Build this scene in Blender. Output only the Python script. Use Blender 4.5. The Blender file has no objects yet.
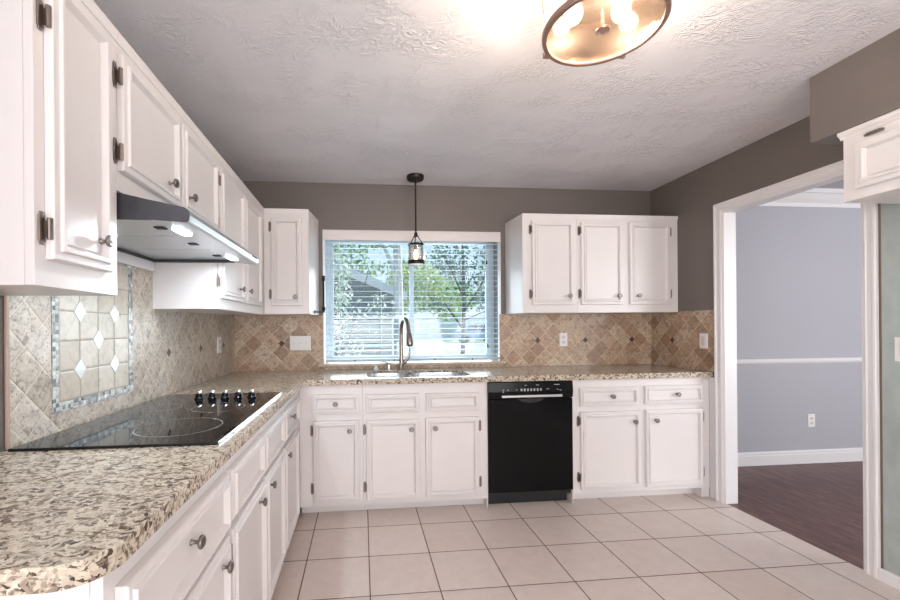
import bpy, bmesh, math, random
from mathutils import Vector, Matrix

SC = bpy.context.scene
COL = SC.collection
rnd = random.Random(11)

# ------------------------------------------------------------------ camera
def make_camera():
    yaw, roll = math.radians(5.53), math.radians(-0.47)
    fwd = Vector((math.sin(yaw), math.cos(yaw), 0))
    r0 = Vector((math.cos(yaw), -math.sin(yaw), 0))
    u0 = Vector((0, 0, 1))
    right = math.cos(roll) * r0 + math.sin(roll) * u0
    up = -math.sin(roll) * r0 + math.cos(roll) * u0
    cd = bpy.data.cameras.new('camera')
    cd.sensor_width = 36.0
    cd.lens = 410.2 / 900 * 36
    cd.shift_x = (450 - 401.8) / 900
    cd.shift_y = (327.2 - 300) / 900
    cd.clip_start = 0.02
    cam = bpy.data.objects.new('camera', cd)
    COL.objects.link(cam)
    b = -fwd
    cam.matrix_world = Matrix(((right.x, up.x, b.x, 0), (right.y, up.y, b.y, 0),
                               (right.z, up.z, b.z, 1.25), (0, 0, 0, 1)))
    SC.camera = cam
make_camera()

# ------------------------------------------------------------------ world, sun, area lights, exposure
w = bpy.data.worlds.new('sky'); SC.world = w; w.use_nodes = True
nt = w.node_tree; nt.nodes.clear()
wo = nt.nodes.new('ShaderNodeOutputWorld'); bg = nt.nodes.new('ShaderNodeBackground')
tc = nt.nodes.new('ShaderNodeTexCoord'); sp = nt.nodes.new('ShaderNodeSeparateXYZ')
cr = nt.nodes.new('ShaderNodeValToRGB')
cr.color_ramp.elements[0].position = 0.0; cr.color_ramp.elements[0].color = (0.80, 0.90, 0.96, 1)
cr.color_ramp.elements[1].position = 0.5; cr.color_ramp.elements[1].color = (0.30, 0.58, 0.92, 1)
nt.links.new(tc.outputs['Generated'], sp.inputs[0]); nt.links.new(sp.outputs['Z'], cr.inputs[0])
nt.links.new(cr.outputs[0], bg.inputs[0]); bg.inputs[1].default_value = 0.8
nt.links.new(bg.outputs[0], wo.inputs[0])

def light(name, kind, loc, energy, color=(1, 1, 1), rot=(0, 0, 0), size=None, size_y=None, **kw):
    ld = bpy.data.lights.new(name, kind); ld.energy = energy; ld.color = color
    if kind == 'AREA':
        ld.shape = 'RECTANGLE'; ld.size = size; ld.size_y = size_y or size
    for k, v in kw.items(): setattr(ld, k, v)
    o = bpy.data.objects.new(name, ld); o.location = loc; o.rotation_euler = rot
    COL.objects.link(o); return o
R90 = math.pi / 2
sun = light('sun', 'SUN', (12, 9, 14), 4.5, (1.0, 0.95, 0.86), rot=(math.radians(-12), math.radians(44), 0), angle=0.01)
light('kitchen_window_light', 'AREA', (0.43, 3.70, 1.30), 24, (0.90, 0.95, 1.0), rot=(-R90 - math.radians(28), 0, 0), size=1.4, size_y=1.1)
# added fill lights behind the camera and in the dining room, without windows
light('rear_fill_light', 'AREA', (0.6, -3.85, 1.30), 112, (0.97, 0.97, 1.0), rot=(R90 + math.radians(40), 0, 0), size=3.0, size_y=2.0)
light('left_fill_light', 'AREA', (-3.85, -1.4, 1.4), 70, (0.98, 0.98, 1.0), rot=(0, -R90 - math.radians(25), 0), size=1.8, size_y=2.4)  # added upward fill from the left for the ceiling
light('right_fill_light', 'AREA', (2.40, -1.7, 1.4), 42, (0.98, 0.98, 1.0), rot=(0, R90 + math.radians(28), 0), size=1.6, size_y=2.2)  # added to lift the left-hand cabinet faces; no window on this side
light('dining_fill_light', 'AREA', (5.0, 0.2, 1.45), 62, (0.97, 0.975, 1.0), rot=(R90, 0, math.radians(12)), size=2.4, size_y=1.6)  # added to brighten the room beyond; its source is unseen
SC.view_settings.view_transform = 'Standard'
SC.view_settings.look = 'None'
SC.view_settings.gamma = 1.0
SC.view_settings.use_curve_mapping = False
SC.view_settings.exposure = 0.57

# ------------------------------------------------------------------ material helpers
class NB:
    def __init__(s, name):
        s.m = bpy.data.materials.new(name); s.m.use_nodes = True
        s.t = s.m.node_tree; s.b = s.t.nodes['Principled BSDF']
        s.o = [n for n in s.t.nodes if n.type == 'OUTPUT_MATERIAL'][0]
    def n(s, typ, **kw):
        x = s.t.nodes.new(typ)
        for k, v in kw.items(): setattr(x, k, v)
        return x
    def link(s, a, b): s.t.links.new(a, b)
    def val(s, x, sock):
        if isinstance(x, (int, float)): sock.default_value = x
        elif isinstance(x, tuple): sock.default_value = x if len(x) == 4 or sock.type == 'VECTOR' else x + (1,)
        else: s.link(x, sock)
    def math(s, op, a, b=0.0, c=None):
        x = s.n('ShaderNodeMath', operation=op); s.val(a, x.inputs[0]); s.val(b, x.inputs[1])
        if c is not None: s.val(c, x.inputs[2])
        return x.outputs[0]
    def mix(s, f, a, b, blend='MIX'):
        x = s.n('ShaderNodeMix', data_type='RGBA', blend_type=blend)
        s.val(f, x.inputs[0]); s.val(a, x.inputs[6]); s.val(b, x.inputs[7]); return x.outputs[2]
    def noise(s, scale, detail=3, rough=0.5, vec=None, dist=0.0):
        x = s.n('ShaderNodeTexNoise'); x.inputs['Scale'].default_value = scale
        x.inputs['Detail'].default_value = detail; x.inputs['Roughness'].default_value = rough
        x.inputs['Distortion'].default_value = dist
        if vec is not None: s.link(vec, x.inputs['Vector'])
        return x
    def ramp(s, f, stops, interp='LINEAR'):
        x = s.n('ShaderNodeValToRGB'); e = x.color_ramp.elements; x.color_ramp.interpolation = interp
        while len(e) < len(stops): e.new(0.5)
        for el, (p, c) in zip(e, stops):
            el.position = p; el.color = c if len(c) == 4 else tuple(c) + (1,)
        s.link(f, x.inputs[0]); return x.outputs[0]
    def coord(s):
        x = s.n('ShaderNodeNewGeometry'); return x.outputs['Position']
    def xyz(s, v):
        x = s.n('ShaderNodeSeparateXYZ'); s.link(v, x.inputs[0]); return x.outputs
    def comb(s, a, b, c=0.0):
        x = s.n('ShaderNodeCombineXYZ'); s.val(a, x.inputs[0]); s.val(b, x.inputs[1]); s.val(c, x.inputs[2]); return x.outputs[0]
    def bump(s, h, strength=0.3, dist=0.01):
        x = s.n('ShaderNodeBump'); x.inputs['Strength'].default_value = strength; x.inputs['Distance'].default_value = dist
        s.link(h, x.inputs['Height']); s.link(x.outputs[0], s.b.inputs['Normal'])
    def set(s, color=None, rough=None, metal=None, spec=None, coat=None):
        if color is not None: s.val(color, s.b.inputs['Base Color'])
        if rough is not None: s.val(rough, s.b.inputs['Roughness'])
        if metal is not None: s.b.inputs['Metallic'].default_value = metal
        if spec is not None: s.b.inputs['Specular IOR Level'].default_value = spec
        if coat is not None: s.b.inputs['Coat Weight'].default_value = coat; s.b.inputs['Coat Roughness'].default_value = 0.08
        return s.m

def srgb(r, g, b):
    f = lambda c: (c / 255 / 12.92) if c / 255 <= 0.04045 else ((c / 255 + 0.055) / 1.055) ** 2.4
    return (f(r), f(g), f(b))

def plain(name, color, rough=0.5, metal=0.0, noise=0.0, scale=20, spec=0.5, coat=0.0, bump=0.0, bscale=60):
    k = NB(name)
    if noise:
        nz = k.noise(scale, 4)
        lo = tuple(c * (1 - noise) for c in color); hi = tuple(min(1, c * (1 + noise)) for c in color)
        k.set(k.ramp(nz.outputs[0], [(0.3, lo), (0.7, hi)]))
    else: k.set(color)
    if bump:
        k.bump(k.noise(bscale, 3).outputs[0], bump, 0.004)
    return k.set(None, rough, metal, spec, coat)

M = {}
M['paint'] = plain('cabinet_white_paint', (0.80, 0.76, 0.745), 0.34, noise=0.012, scale=3, coat=0.08)
M['trim'] = plain('trim_white_paint', (0.80, 0.78, 0.78), 0.32, noise=0.015, scale=4)
M['nickel'] = plain('brushed_nickel', (0.27, 0.24, 0.225), 0.28, 1.0, noise=0.12, scale=60)
M['hinge'] = plain('hinge_metal', (0.26, 0.215, 0.19), 0.32, 1.0, noise=0.2, scale=80)
M['faucet'] = plain('faucet_metal', (0.27, 0.23, 0.20), 0.22, 1.0, noise=0.1, scale=50)
M['steel'] = plain('stainless_steel', (0.66, 0.69, 0.72), 0.26, 1.0, noise=0.08, scale=40)
M['chrome'] = plain('chrome', (0.8, 0.82, 0.85), 0.08, 1.0, noise=0.03, scale=30)
M['bronze'] = plain('dark_bronze', (0.035, 0.026, 0.024), 0.4, 0.8, noise=0.25, scale=60)
M['copper'] = plain('lamp_bronze', (0.40, 0.27, 0.22), 0.35, 0.7, noise=0.2, scale=60)
M['black'] = plain('black_enamel', (0.004, 0.004, 0.0045), 0.16, noise=0.15, scale=8, spec=0.2)
M['black_matte'] = plain('black_plastic', (0.012, 0.012, 0.013), 0.5, noise=0.15, scale=30)
M['dark_gap'] = plain('shadow_board', (0.05, 0.045, 0.042), 0.8, noise=0.2)
M['silver_bar'] = plain('silver_bar', (0.82, 0.83, 0.85), 0.3, 0.6, noise=0.03)
M['print_grey'] = plain('control_print', (0.42, 0.43, 0.45), 0.5, noise=0.05)
M['glass_top'] = plain('ceramic_glass', (0.006, 0.006, 0.007), 0.02, noise=0.1, scale=5)
M['ring'] = plain('burner_print', (0.34, 0.34, 0.35), 0.25, noise=0.05)
M['hood_dark'] = plain('hood_grey', (0.085, 0.088, 0.10), 0.34, 0.55, noise=0.1, scale=30)
M['hood_steel'] = plain('hood_steel', (0.60, 0.63, 0.66), 0.28, 0.7, noise=0.06, scale=30)
M['plate'] = plain('switch_plate', (0.83, 0.81, 0.79), 0.35, noise=0.02)
M['socket'] = plain('socket_plastic', (0.70, 0.67, 0.65), 0.4, noise=0.03)
M['blind'] = plain('blind_vinyl', (0.50, 0.62, 0.69), 0.42, noise=0.03)
M['valance'] = plain('blind_valance', (0.80, 0.75, 0.74), 0.4, noise=0.03)
M['cord'] = plain('blind_cord', (0.7, 0.75, 0.78), 0.7, noise=0.05)
M['winframe'] = plain('window_aluminium', (0.52, 0.60, 0.66), 0.4, 0.1, noise=0.06)
M['dining_wall'] = plain('lavender_grey_paint', srgb(176, 175, 182), 0.6, noise=0.02, scale=3, bump=0.08, bscale=120)
M['fridge_wall'] = plain('alcove_green_grey_paint', (0.40, 0.45, 0.425), 0.30, noise=0.12, scale=14, coat=0.2, bump=0.25, bscale=45)
M['brown_strip'] = plain('brown_edge', (0.20, 0.14, 0.11), 0.8, noise=0.3, scale=30)
M['outer_white'] = plain('plain_white', (0.7, 0.7, 0.7), 0.7, noise=0.03)

def wall_paint():
    k = NB('taupe_wall_paint'); nz = k.noise(2.2, 3)
    k.set(k.ramp(nz.outputs[0], [(0.3, (0.158, 0.133, 0.120)), (0.7, (0.180, 0.153, 0.139))]), 0.45)
    k.bump(k.noise(90, 4).outputs[0], 0.12, 0.004); return k.m
M['wall'] = wall_paint()

def ceiling_mat():
    k = NB('stomped_ceiling_paint')
    c = k.coord()
    nz = k.noise(2.0, 2, vec=c)
    k.set(k.ramp(nz.outputs[0], [(0.3, (0.80, 0.78, 0.80)), (0.7, (0.85, 0.83, 0.85))]), 0.55)
    # brushed ridges: stretched, distorted noise read in two directions
    x, y, z = k.xyz(c)
    a = k.noise(7.0, 3, 0.55, k.comb(k.math('MULTIPLY', x, 1.0), k.math('MULTIPLY', y, 2.4)), 1.4)
    b = k.noise(8.0, 3, 0.55, k.comb(k.math('MULTIPLY', k.math('ADD', x, y), 2.0), k.math('SUBTRACT', x, y)), 1.6)
    r1 = k.math('SUBTRACT', 1.0, k.math('MULTIPLY', k.math('ABSOLUTE', k.math('SUBTRACT', a.outputs[0], 0.5)), 15.0))
    r2 = k.math('SUBTRACT', 1.0, k.math('MULTIPLY', k.math('ABSOLUTE', k.math('SUBTRACT', b.outputs[0], 0.5)), 15.0))
    h = k.math('MAXIMUM', k.math('MAXIMUM', r1, r2), 0.0)
    msk = k.noise(4.5, 3, vec=c)
    mm = k.ramp(msk.outputs[0], [(0.40, (0, 0, 0)), (0.66, (1, 1, 1))])
    h = k.math('ADD', k.math('MULTIPLY', h, mm), k.math('MULTIPLY', k.noise(70, 2, vec=c).outputs[0], 0.08))
    k.bump(h, 0.65, 0.008); return k.m
M['ceiling'] = ceiling_mat()

def diag_tile(name, axis, a0, tones, z0=1.128, s=0.1, step=0.424, amin=-9.0):
    k = NB(name); c = k.coord(); o = k.xyz(c)
    a = k.math('SUBTRACT', o[axis], a0); z = k.math('SUBTRACT', o[2], z0)
    q = 1 / (math.sqrt(2) * s)
    u = k.math('MULTIPLY', k.math('ADD', a, z), q); v = k.math('MULTIPLY', k.math('SUBTRACT', a, z), q)
    fu = k.math('FRACT', u); fv = k.math('FRACT', v)
    du = k.math('SUBTRACT', 0.5, k.math('ABSOLUTE', k.math('SUBTRACT', fu, 0.5)))
    dv = k.math('SUBTRACT', 0.5, k.math('ABSOLUTE', k.math('SUBTRACT', fv, 0.5)))
    wob = k.math('MULTIPLY', k.math('SUBTRACT', k.noise(60, 2, vec=c).outputs[0], 0.5), 0.02)
    e = k.math('ADD', k.math('MINIMUM', du, dv), wob)
    grout = k.math('LESS_THAN', e, 0.014)
    wn = k.n('ShaderNodeTexWhiteNoise', noise_dimensions='3D')
    k.link(k.comb(k.math('FLOOR', u), k.math('FLOOR', v), 1.7), wn.inputs['Vector'])
    base = k.ramp(wn.outputs['Value'], [(i / (len(tones) - 1), srgb(*c_)) for i, c_ in enumerate(tones)])
    n1 = k.noise(28, 5, 0.65, c, 0.8)
    base = k.mix(0.75, base, k.ramp(n1.outputs[0], [(0.32, (0.24, 0.20, 0.17)), (0.48, (0.74, 0.71, 0.68)), (0.7, (1.0, 0.98, 0.96))]), 'MULTIPLY')
    pits = k.noise(95, 3, 0.6, c, 0.4)
    base = k.mix(k.ramp(pits.outputs[0], [(0.36, (0.75, 0.75, 0.75)), (0.45, (0, 0, 0))]), base, srgb(120, 100, 84))
    col = k.mix(k.math('MULTIPLY', grout, 0.9), base, srgb(222, 210, 194))
    da = k.math('MULTIPLY', k.math('SUBTRACT', k.math('FRACT', k.math('ADD', k.math('DIVIDE', a, step), 0.5)), 0.5), step)
    dd = k.math('ADD', k.math('ABSOLUTE', da), k.math('ABSOLUTE', z))
    col = k.mix(k.math('MULTIPLY', k.math('LESS_THAN', dd, 0.025), k.math('GREATER_THAN', a, amin)), col, srgb(70, 48, 38))
    k.set(col, 0.32)
    h = k.math('MINIMUM', k.math('MULTIPLY', e, 14.0), 1.0)
    h = k.math('ADD', h, k.math('MULTIPLY', pits.outputs[0], 0.5))
    k.bump(h, 0.45, 0.003); return k.m
WARM = [(168, 138, 114), (204, 176, 150), (216, 192, 166), (196, 168, 142), (222, 204, 182), (178, 146, 120), (210, 182, 156)]
COOL_LIT = [(190, 178, 162), (204, 193, 177), (214, 204, 190), (198, 186, 170), (218, 210, 198), (206, 194, 178)]  # same travertine; the cool light on the left wall is mixed into the tones
M['tile_back'] = diag_tile('travertine_diagonal_back', 0, 2.328, WARM)
M['tile_left'] = diag_tile('travertine_diagonal_left', 1, 2.248, COOL_LIT, amin=-0.2)
M['tile_right'] = diag_tile('travertine_diagonal_right', 1, 3.106, WARM)

def stone_mat(name='travertine_plain'):
    k = NB(name); c = k.coord(); n1 = k.noise(30, 5, 0.65, c, 0.7)
    oi = k.n('ShaderNodeObjectInfo')
    base = k.ramp(n1.outputs[0], [(0.28, srgb(150, 132, 114)), (0.45, srgb(196, 178, 156)), (0.7, srgb(220, 206, 186))])
    k.set(base, 0.34); k.bump(k.noise(90, 3).outputs[0], 0.3, 0.003); return k.m
M['stone'] = stone_mat()

def panel_tile():
    s = 0.1022; k = NB('travertine_square_panel'); c = k.coord(); o = k.xyz(c)
    u = k.math('DIVIDE', k.math('SUBTRACT', o[1], 1.464), s); v = k.math('DIVIDE', k.math('SUBTRACT', o[2], 1.008), s)
    fu = k.math('FRACT', u); fv = k.math('FRACT', v)
    du = k.math('SUBTRACT', 0.5, k.math('ABSOLUTE', k.math('SUBTRACT', fu, 0.5)))
    dv = k.math('SUBTRACT', 0.5, k.math('ABSOLUTE', k.math('SUBTRACT', fv, 0.5)))
    e = k.math('MINIMUM', du, dv); grout = k.math('LESS_THAN', e, 0.016)
    wn = k.n('ShaderNodeTexWhiteNoise'); k.link(k.comb(k.math('FLOOR', u), k.math('FLOOR', v), 4.1), wn.inputs['Vector'])
    base = k.ramp(wn.outputs['Value'], [(0.0, srgb(200, 190, 174)), (0.5, srgb(214, 206, 192)), (1.0, srgb(192, 180, 164))])
    n1 = k.noise(30, 5, 0.65, c, 0.8)
    base = k.mix(0.5, base, k.ramp(n1.outputs[0], [(0.3, (0.36, 0.33, 0.3)), (0.5, (0.8, 0.77, 0.72)), (0.72, (1, 0.98, 0.95))]), 'MULTIPLY')
    k.set(k.mix(grout, base, srgb(142, 132, 120)), 0.3)
    k.bump(k.math('MINIMUM', k.math('MULTIPLY', e, 14.0), 1.0), 0.45, 0.003); return k.m
M['panel'] = panel_tile()

def mosaic():
    k = NB('glass_mosaic'); c = k.coord()
    v = k.n('ShaderNodeTexVoronoi', feature='F1', distance='CHEBYCHEV'); v.inputs['Scale'].default_value = 75
    v.inputs['Randomness'].default_value = 0.35; k.link(c, v.inputs['Vector'])
    g = k.xyz(v.outputs['Color'])
    k.set(k.ramp(g[0], [(0.0, srgb(92, 95, 94)), (0.3, srgb(160, 162, 158)), (0.55, srgb(208, 208, 202)), (0.8, srgb(122, 122, 118)), (1.0, srgb(226, 226, 220))]), 0.12)
    d = k.ramp(v.outputs['Distance'], [(0.30, (1, 1, 1)), (0.5, (0, 0, 0))])
    k.bump(d, 0.3, 0.002); return k.m
M['mosaic'] = mosaic()

M['pearl'] = plain('pearly_glass', (0.74, 0.76, 0.75), 0.08, noise=.22, scale=45, coat=0.5)
def granite():
    k = NB('speckled_granite'); c = k.coord()
    wrp = k.noise(40, 3, vec=c)
    add = k.n('ShaderNodeVectorMath', operation='MULTIPLY_ADD'); k.link(wrp.outputs['Color'], add.inputs[0])
    add.inputs[1].default_value = (0.03, 0.03, 0.03); k.link(c, add.inputs[2]); p = add.outputs[0]
    mp = k.n('ShaderNodeMapping'); mp.inputs['Rotation'].default_value = (0, 0, 0.5); mp.inputs['Scale'].default_value = (0.75, 1.15, 1.0)
    k.link(p, mp.inputs[0]); p = mp.outputs[0]
    v = k.n('ShaderNodeTexVoronoi'); v.inputs['Scale'].default_value = 135; k.link(p, v.inputs['Vector'])
    g = k.xyz(v.outputs['Color'])
    base = k.ramp(g[0], [(0.0, srgb(222, 212, 194)), (0.35, srgb(206, 192, 170)), (0.56, srgb(186, 172, 156)),
                         (0.70, srgb(146, 130, 116)), (0.86, srgb(104, 84, 70)), (1.0, srgb(36, 30, 29))])
    big = k.noise(38, 4, 0.6, p, 0.6)
    base = k.mix(k.ramp(big.outputs[0], [(0.47, (0, 0, 0)), (0.62, (0.7, 0.7, 0.7))]), base, srgb(212, 200, 180))
    brn = k.noise(48, 4, 0.65, p, 0.8)
    base = k.mix(k.ramp(brn.outputs[0], [(0.56, (0, 0, 0)), (0.64, (0.85, 0.85, 0.85))]), base, srgb(86, 62, 48))
    fine = k.noise(190, 2, 0.5, p)
    base = k.mix(k.ramp(fine.outputs[0], [(0.64, (0, 0, 0)), (0.70, (0.8, 0.8, 0.8))]), base, srgb(40, 32, 30))
    k.set(base, 0.17); return k.m
M['granite'] = granite()

def floor_tile():
    k = NB('ceramic_floor_tile'); c = k.coord(); o = k.xyz(c); s = 0.3327
    u = k.math('DIVIDE', k.math('SUBTRACT', o[0], -0.305), s); v = k.math('DIVIDE', k.math('SUBTRACT', o[1], 2.913), s)
    fu = k.math('FRACT', u); fv = k.math('FRACT', v)
    du = k.math('SUBTRACT', 0.5, k.math('ABSOLUTE', k.math('SUBTRACT', fu, 0.5)))
    dv = k.math('SUBTRACT', 0.5, k.math('ABSOLUTE', k.math('SUBTRACT', fv, 0.5)))
    e = k.math('MINIMUM', du, dv); grout = k.math('LESS_THAN', e, 0.0085)
    wn = k.n('ShaderNodeTexWhiteNoise'); k.link(k.comb(k.math('FLOOR', u), k.math('FLOOR', v), 2.3), wn.inputs['Vector'])
    base = k.ramp(wn.outputs['Value'], [(0.0, srgb(213, 200, 193)), (0.5, srgb(225, 213, 206)), (1.0, srgb(217, 203, 194))])
    n1 = k.noise(14, 6, 0.65, c, 0.8)
    base = k.mix(0.6, base, k.ramp(n1.outputs[0], [(0.3, (0.82, 0.81, 0.80)), (0.7, (1, 1, 1))]), 'MULTIPLY')
    k.set(k.mix(grout, base, srgb(104, 84, 72)), k.math('ADD', 0.36, k.math('MULTIPLY', grout, 0.4)))
    h = k.math('ADD', k.math('MINIMUM', k.math('MULTIPLY', e, 40.0), 1.0), k.math('MULTIPLY', n1.outputs[0], 0.25))
    k.bump(h, 0.35, 0.003); return k.m
M['floor'] = floor_tile()

def wood_floor():
    k = NB('dark_laminate_planks'); c = k.coord(); o = k.xyz(c)
    u = k.math('DIVIDE', o[0], 0.125); row = k.math('FLOOR', u)
    wr = k.n('ShaderNodeTexWhiteNoise', noise_dimensions='1D'); k.link(row, wr.inputs['W'])
    v = k.math('ADD', k.math('DIVIDE', o[1], 1.2), k.math('MULTIPLY', wr.outputs['Value'], 3.0))
    wn = k.n('ShaderNodeTexWhiteNoise'); k.link(k.comb(row, k.math('FLOOR', v), 0.7), wn.inputs['Vector'])
    grain = k.noise(5, 6, 0.65, k.comb(k.math('MULTIPLY', o[0], 7.0), k.math('MULTIPLY', o[1], 0.9), k.math('MULTIPLY', wn.outputs['Value'], 9.0)), 1.2)
    base = k.ramp(grain.outputs[0], [(0.28, srgb(68, 42, 39)), (0.5, srgb(106, 72, 66)), (0.74, srgb(146, 108, 99))])
    base = k.mix(0.35, base, k.ramp(wn.outputs['Value'], [(0, (0.62, 0.6, 0.6)), (1, (1, 1, 1))]), 'MULTIPLY')
    e = k.math('SUBTRACT', 0.5, k.math('ABSOLUTE', k.math('SUBTRACT', k.math('FRACT', u), 0.5)))
    ev = k.math('SUBTRACT', 0.5, k.math('ABSOLUTE', k.math('SUBTRACT', k.math('FRACT', v), 0.5)))
    sm = k.math('MAXIMUM', k.math('LESS_THAN', e, 0.014), k.math('LESS_THAN', ev, 0.0016))
    k.set(k.mix(sm, base, srgb(44, 28, 26)), 0.4); k.bump(grain.outputs[0], 0.1, 0.002); return k.m
M['wood'] = wood_floor()

def emit(name, col, strength):
    k = NB(name); e = k.n('ShaderNodeEmission'); e.inputs[0].default_value = col + (1,); e.inputs[1].default_value = strength
    k.link(e.outputs[0], k.o.inputs[0]); return k.m
M['bulb'] = emit('warm_bulb', (1.0, 0.82, 0.62), 22)
M['filament'] = emit('amber_filament', (1.0, 0.55, 0.24), 7)
M['led'] = emit('cool_led', (0.82, 0.91, 1.0), 14)

def thin_glass(name, tint=(1, 1, 1), gl=0.10, haze=0.0, hazecol=(1, 1, 1), seeds=False):
    k = NB(name); t = k.n('ShaderNodeBsdfTransparent'); t.inputs[0].default_value = tint + (1,)
    g = k.n('ShaderNodeBsdfGlossy'); g.inputs['Roughness'].default_value = 0.05
    f = k.n('ShaderNodeFresnel'); f.inputs[0].default_value = 1.45
    m = k.n('ShaderNodeMixShader'); k.link(k.math('ADD', k.math('MULTIPLY', f.outputs[0], 0.7), gl * 0.2), m.inputs[0])
    k.link(t.outputs[0], m.inputs[1]); k.link(g.outputs[0], m.inputs[2]); out = m.outputs[0]
    if haze:
        d = k.n('ShaderNodeBsdfTranslucent'); d.inputs[0].default_value = hazecol + (1,)
        m2 = k.n('ShaderNodeMixShader'); out2 = out
        if seeds:
            nz = k.noise(90, 3, 0.6)
            fac = k.math('ADD', haze * 0.7, k.math('MULTIPLY', k.ramp(nz.outputs[0], [(0.58, (0, 0, 0)), (0.68, (1, 1, 1))]), haze))
            k.link(fac, m2.inputs[0])
        else: m2.inputs[0].default_value = haze
        k.link(out2, m2.inputs[1]); k.link(d.outputs[0], m2.inputs[2]); out = m2.outputs[0]
    k.link(out, k.o.inputs[0]); return k.m
M['pane'] = thin_glass('window_glass', (0.93, 0.98, 0.99))
M['seeded'] = thin_glass('seeded_glass', (1, 0.97, 0.93), 0.1, 0.06, (1, 0.92, 0.84), True)
M['seeded_bottom'] = thin_glass('seeded_peach_glass', (0.70, 0.62, 0.55), 0.1, 0.03, (0.8, 0.66, 0.54), True)
M['lantern'] = thin_glass('lantern_glass', (0.96, 0.97, 0.97), 0.3, 0.05, (1, 0.93, 0.84), True)

def leaf(name, lo, hi):
    k = NB(name); c = k.coord(); wn = k.n('ShaderNodeNewGeometry')
    k.set(k.ramp(wn.outputs['Random Per Island'], [(0.0, lo), (1.0, hi)]), 0.5); return k.m
M['leaf_pale'] = leaf('pale_glossy_leaves', (0.30, 0.42, 0.26), (0.86, 0.88, 0.78))
M['leaf_green'] = leaf('green_leaves', (0.09, 0.20, 0.11), (0.42, 0.58, 0.24))
M['leaf_yellow'] = leaf('yellow_green_leaves', (0.34, 0.46, 0.16), (0.66, 0.76, 0.36))
M['leaf_dark'] = leaf('dark_green_leaves', (0.06, 0.13, 0.09), (0.24, 0.36, 0.24))
M['bark_pale'] = plain('pale_bark', (0.62, 0.58, 0.56), 0.8, noise=0.3, scale=12)
M['bark'] = plain('dark_bark', (0.12, 0.10, 0.10), 0.9, noise=0.4, scale=14)
M['concrete'] = plain('pale_concrete', (0.50, 0.50, 0.49), 0.8, noise=0.15, scale=2)
M['grass'] = plain('dry_lawn', (0.30, 0.36, 0.18), 0.9, noise=0.4, scale=6)
M['roof'] = plain('grey_shingles', (0.32, 0.34, 0.36), 0.85, noise=0.3, scale=22)
def siding():
    k = NB('blue_grey_siding'); o = k.xyz(k.coord())
    f = k.math('FRACT', k.math('DIVIDE', o[2], 0.16))
    k.set(k.mix(k.math('LESS_THAN', f, 0.1), (0.13, 0.19, 0.20), (0.065, 0.095, 0.10)), 0.7); k.bump(f, 0.5, 0.02); return k.m
M['siding'] = siding()
M['car_paint'] = plain('blue_silver_car_paint', (0.30, 0.40, 0.56), 0.25, 0.3, noise=0.05, coat=0.5)
M['car_glass'] = plain('dark_car_glass', (0.01, 0.012, 0.016), 0.06, noise=0.1)
M['tyre'] = plain('tyre_rubber', (0.02, 0.02, 0.02), 0.8, noise=0.2)

# ------------------------------------------------------------------ mesh helpers
def wloc(o):
    v = Vector((0, 0, 0))
    while o is not None: v += o.location; o = o.parent
    return v

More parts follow.
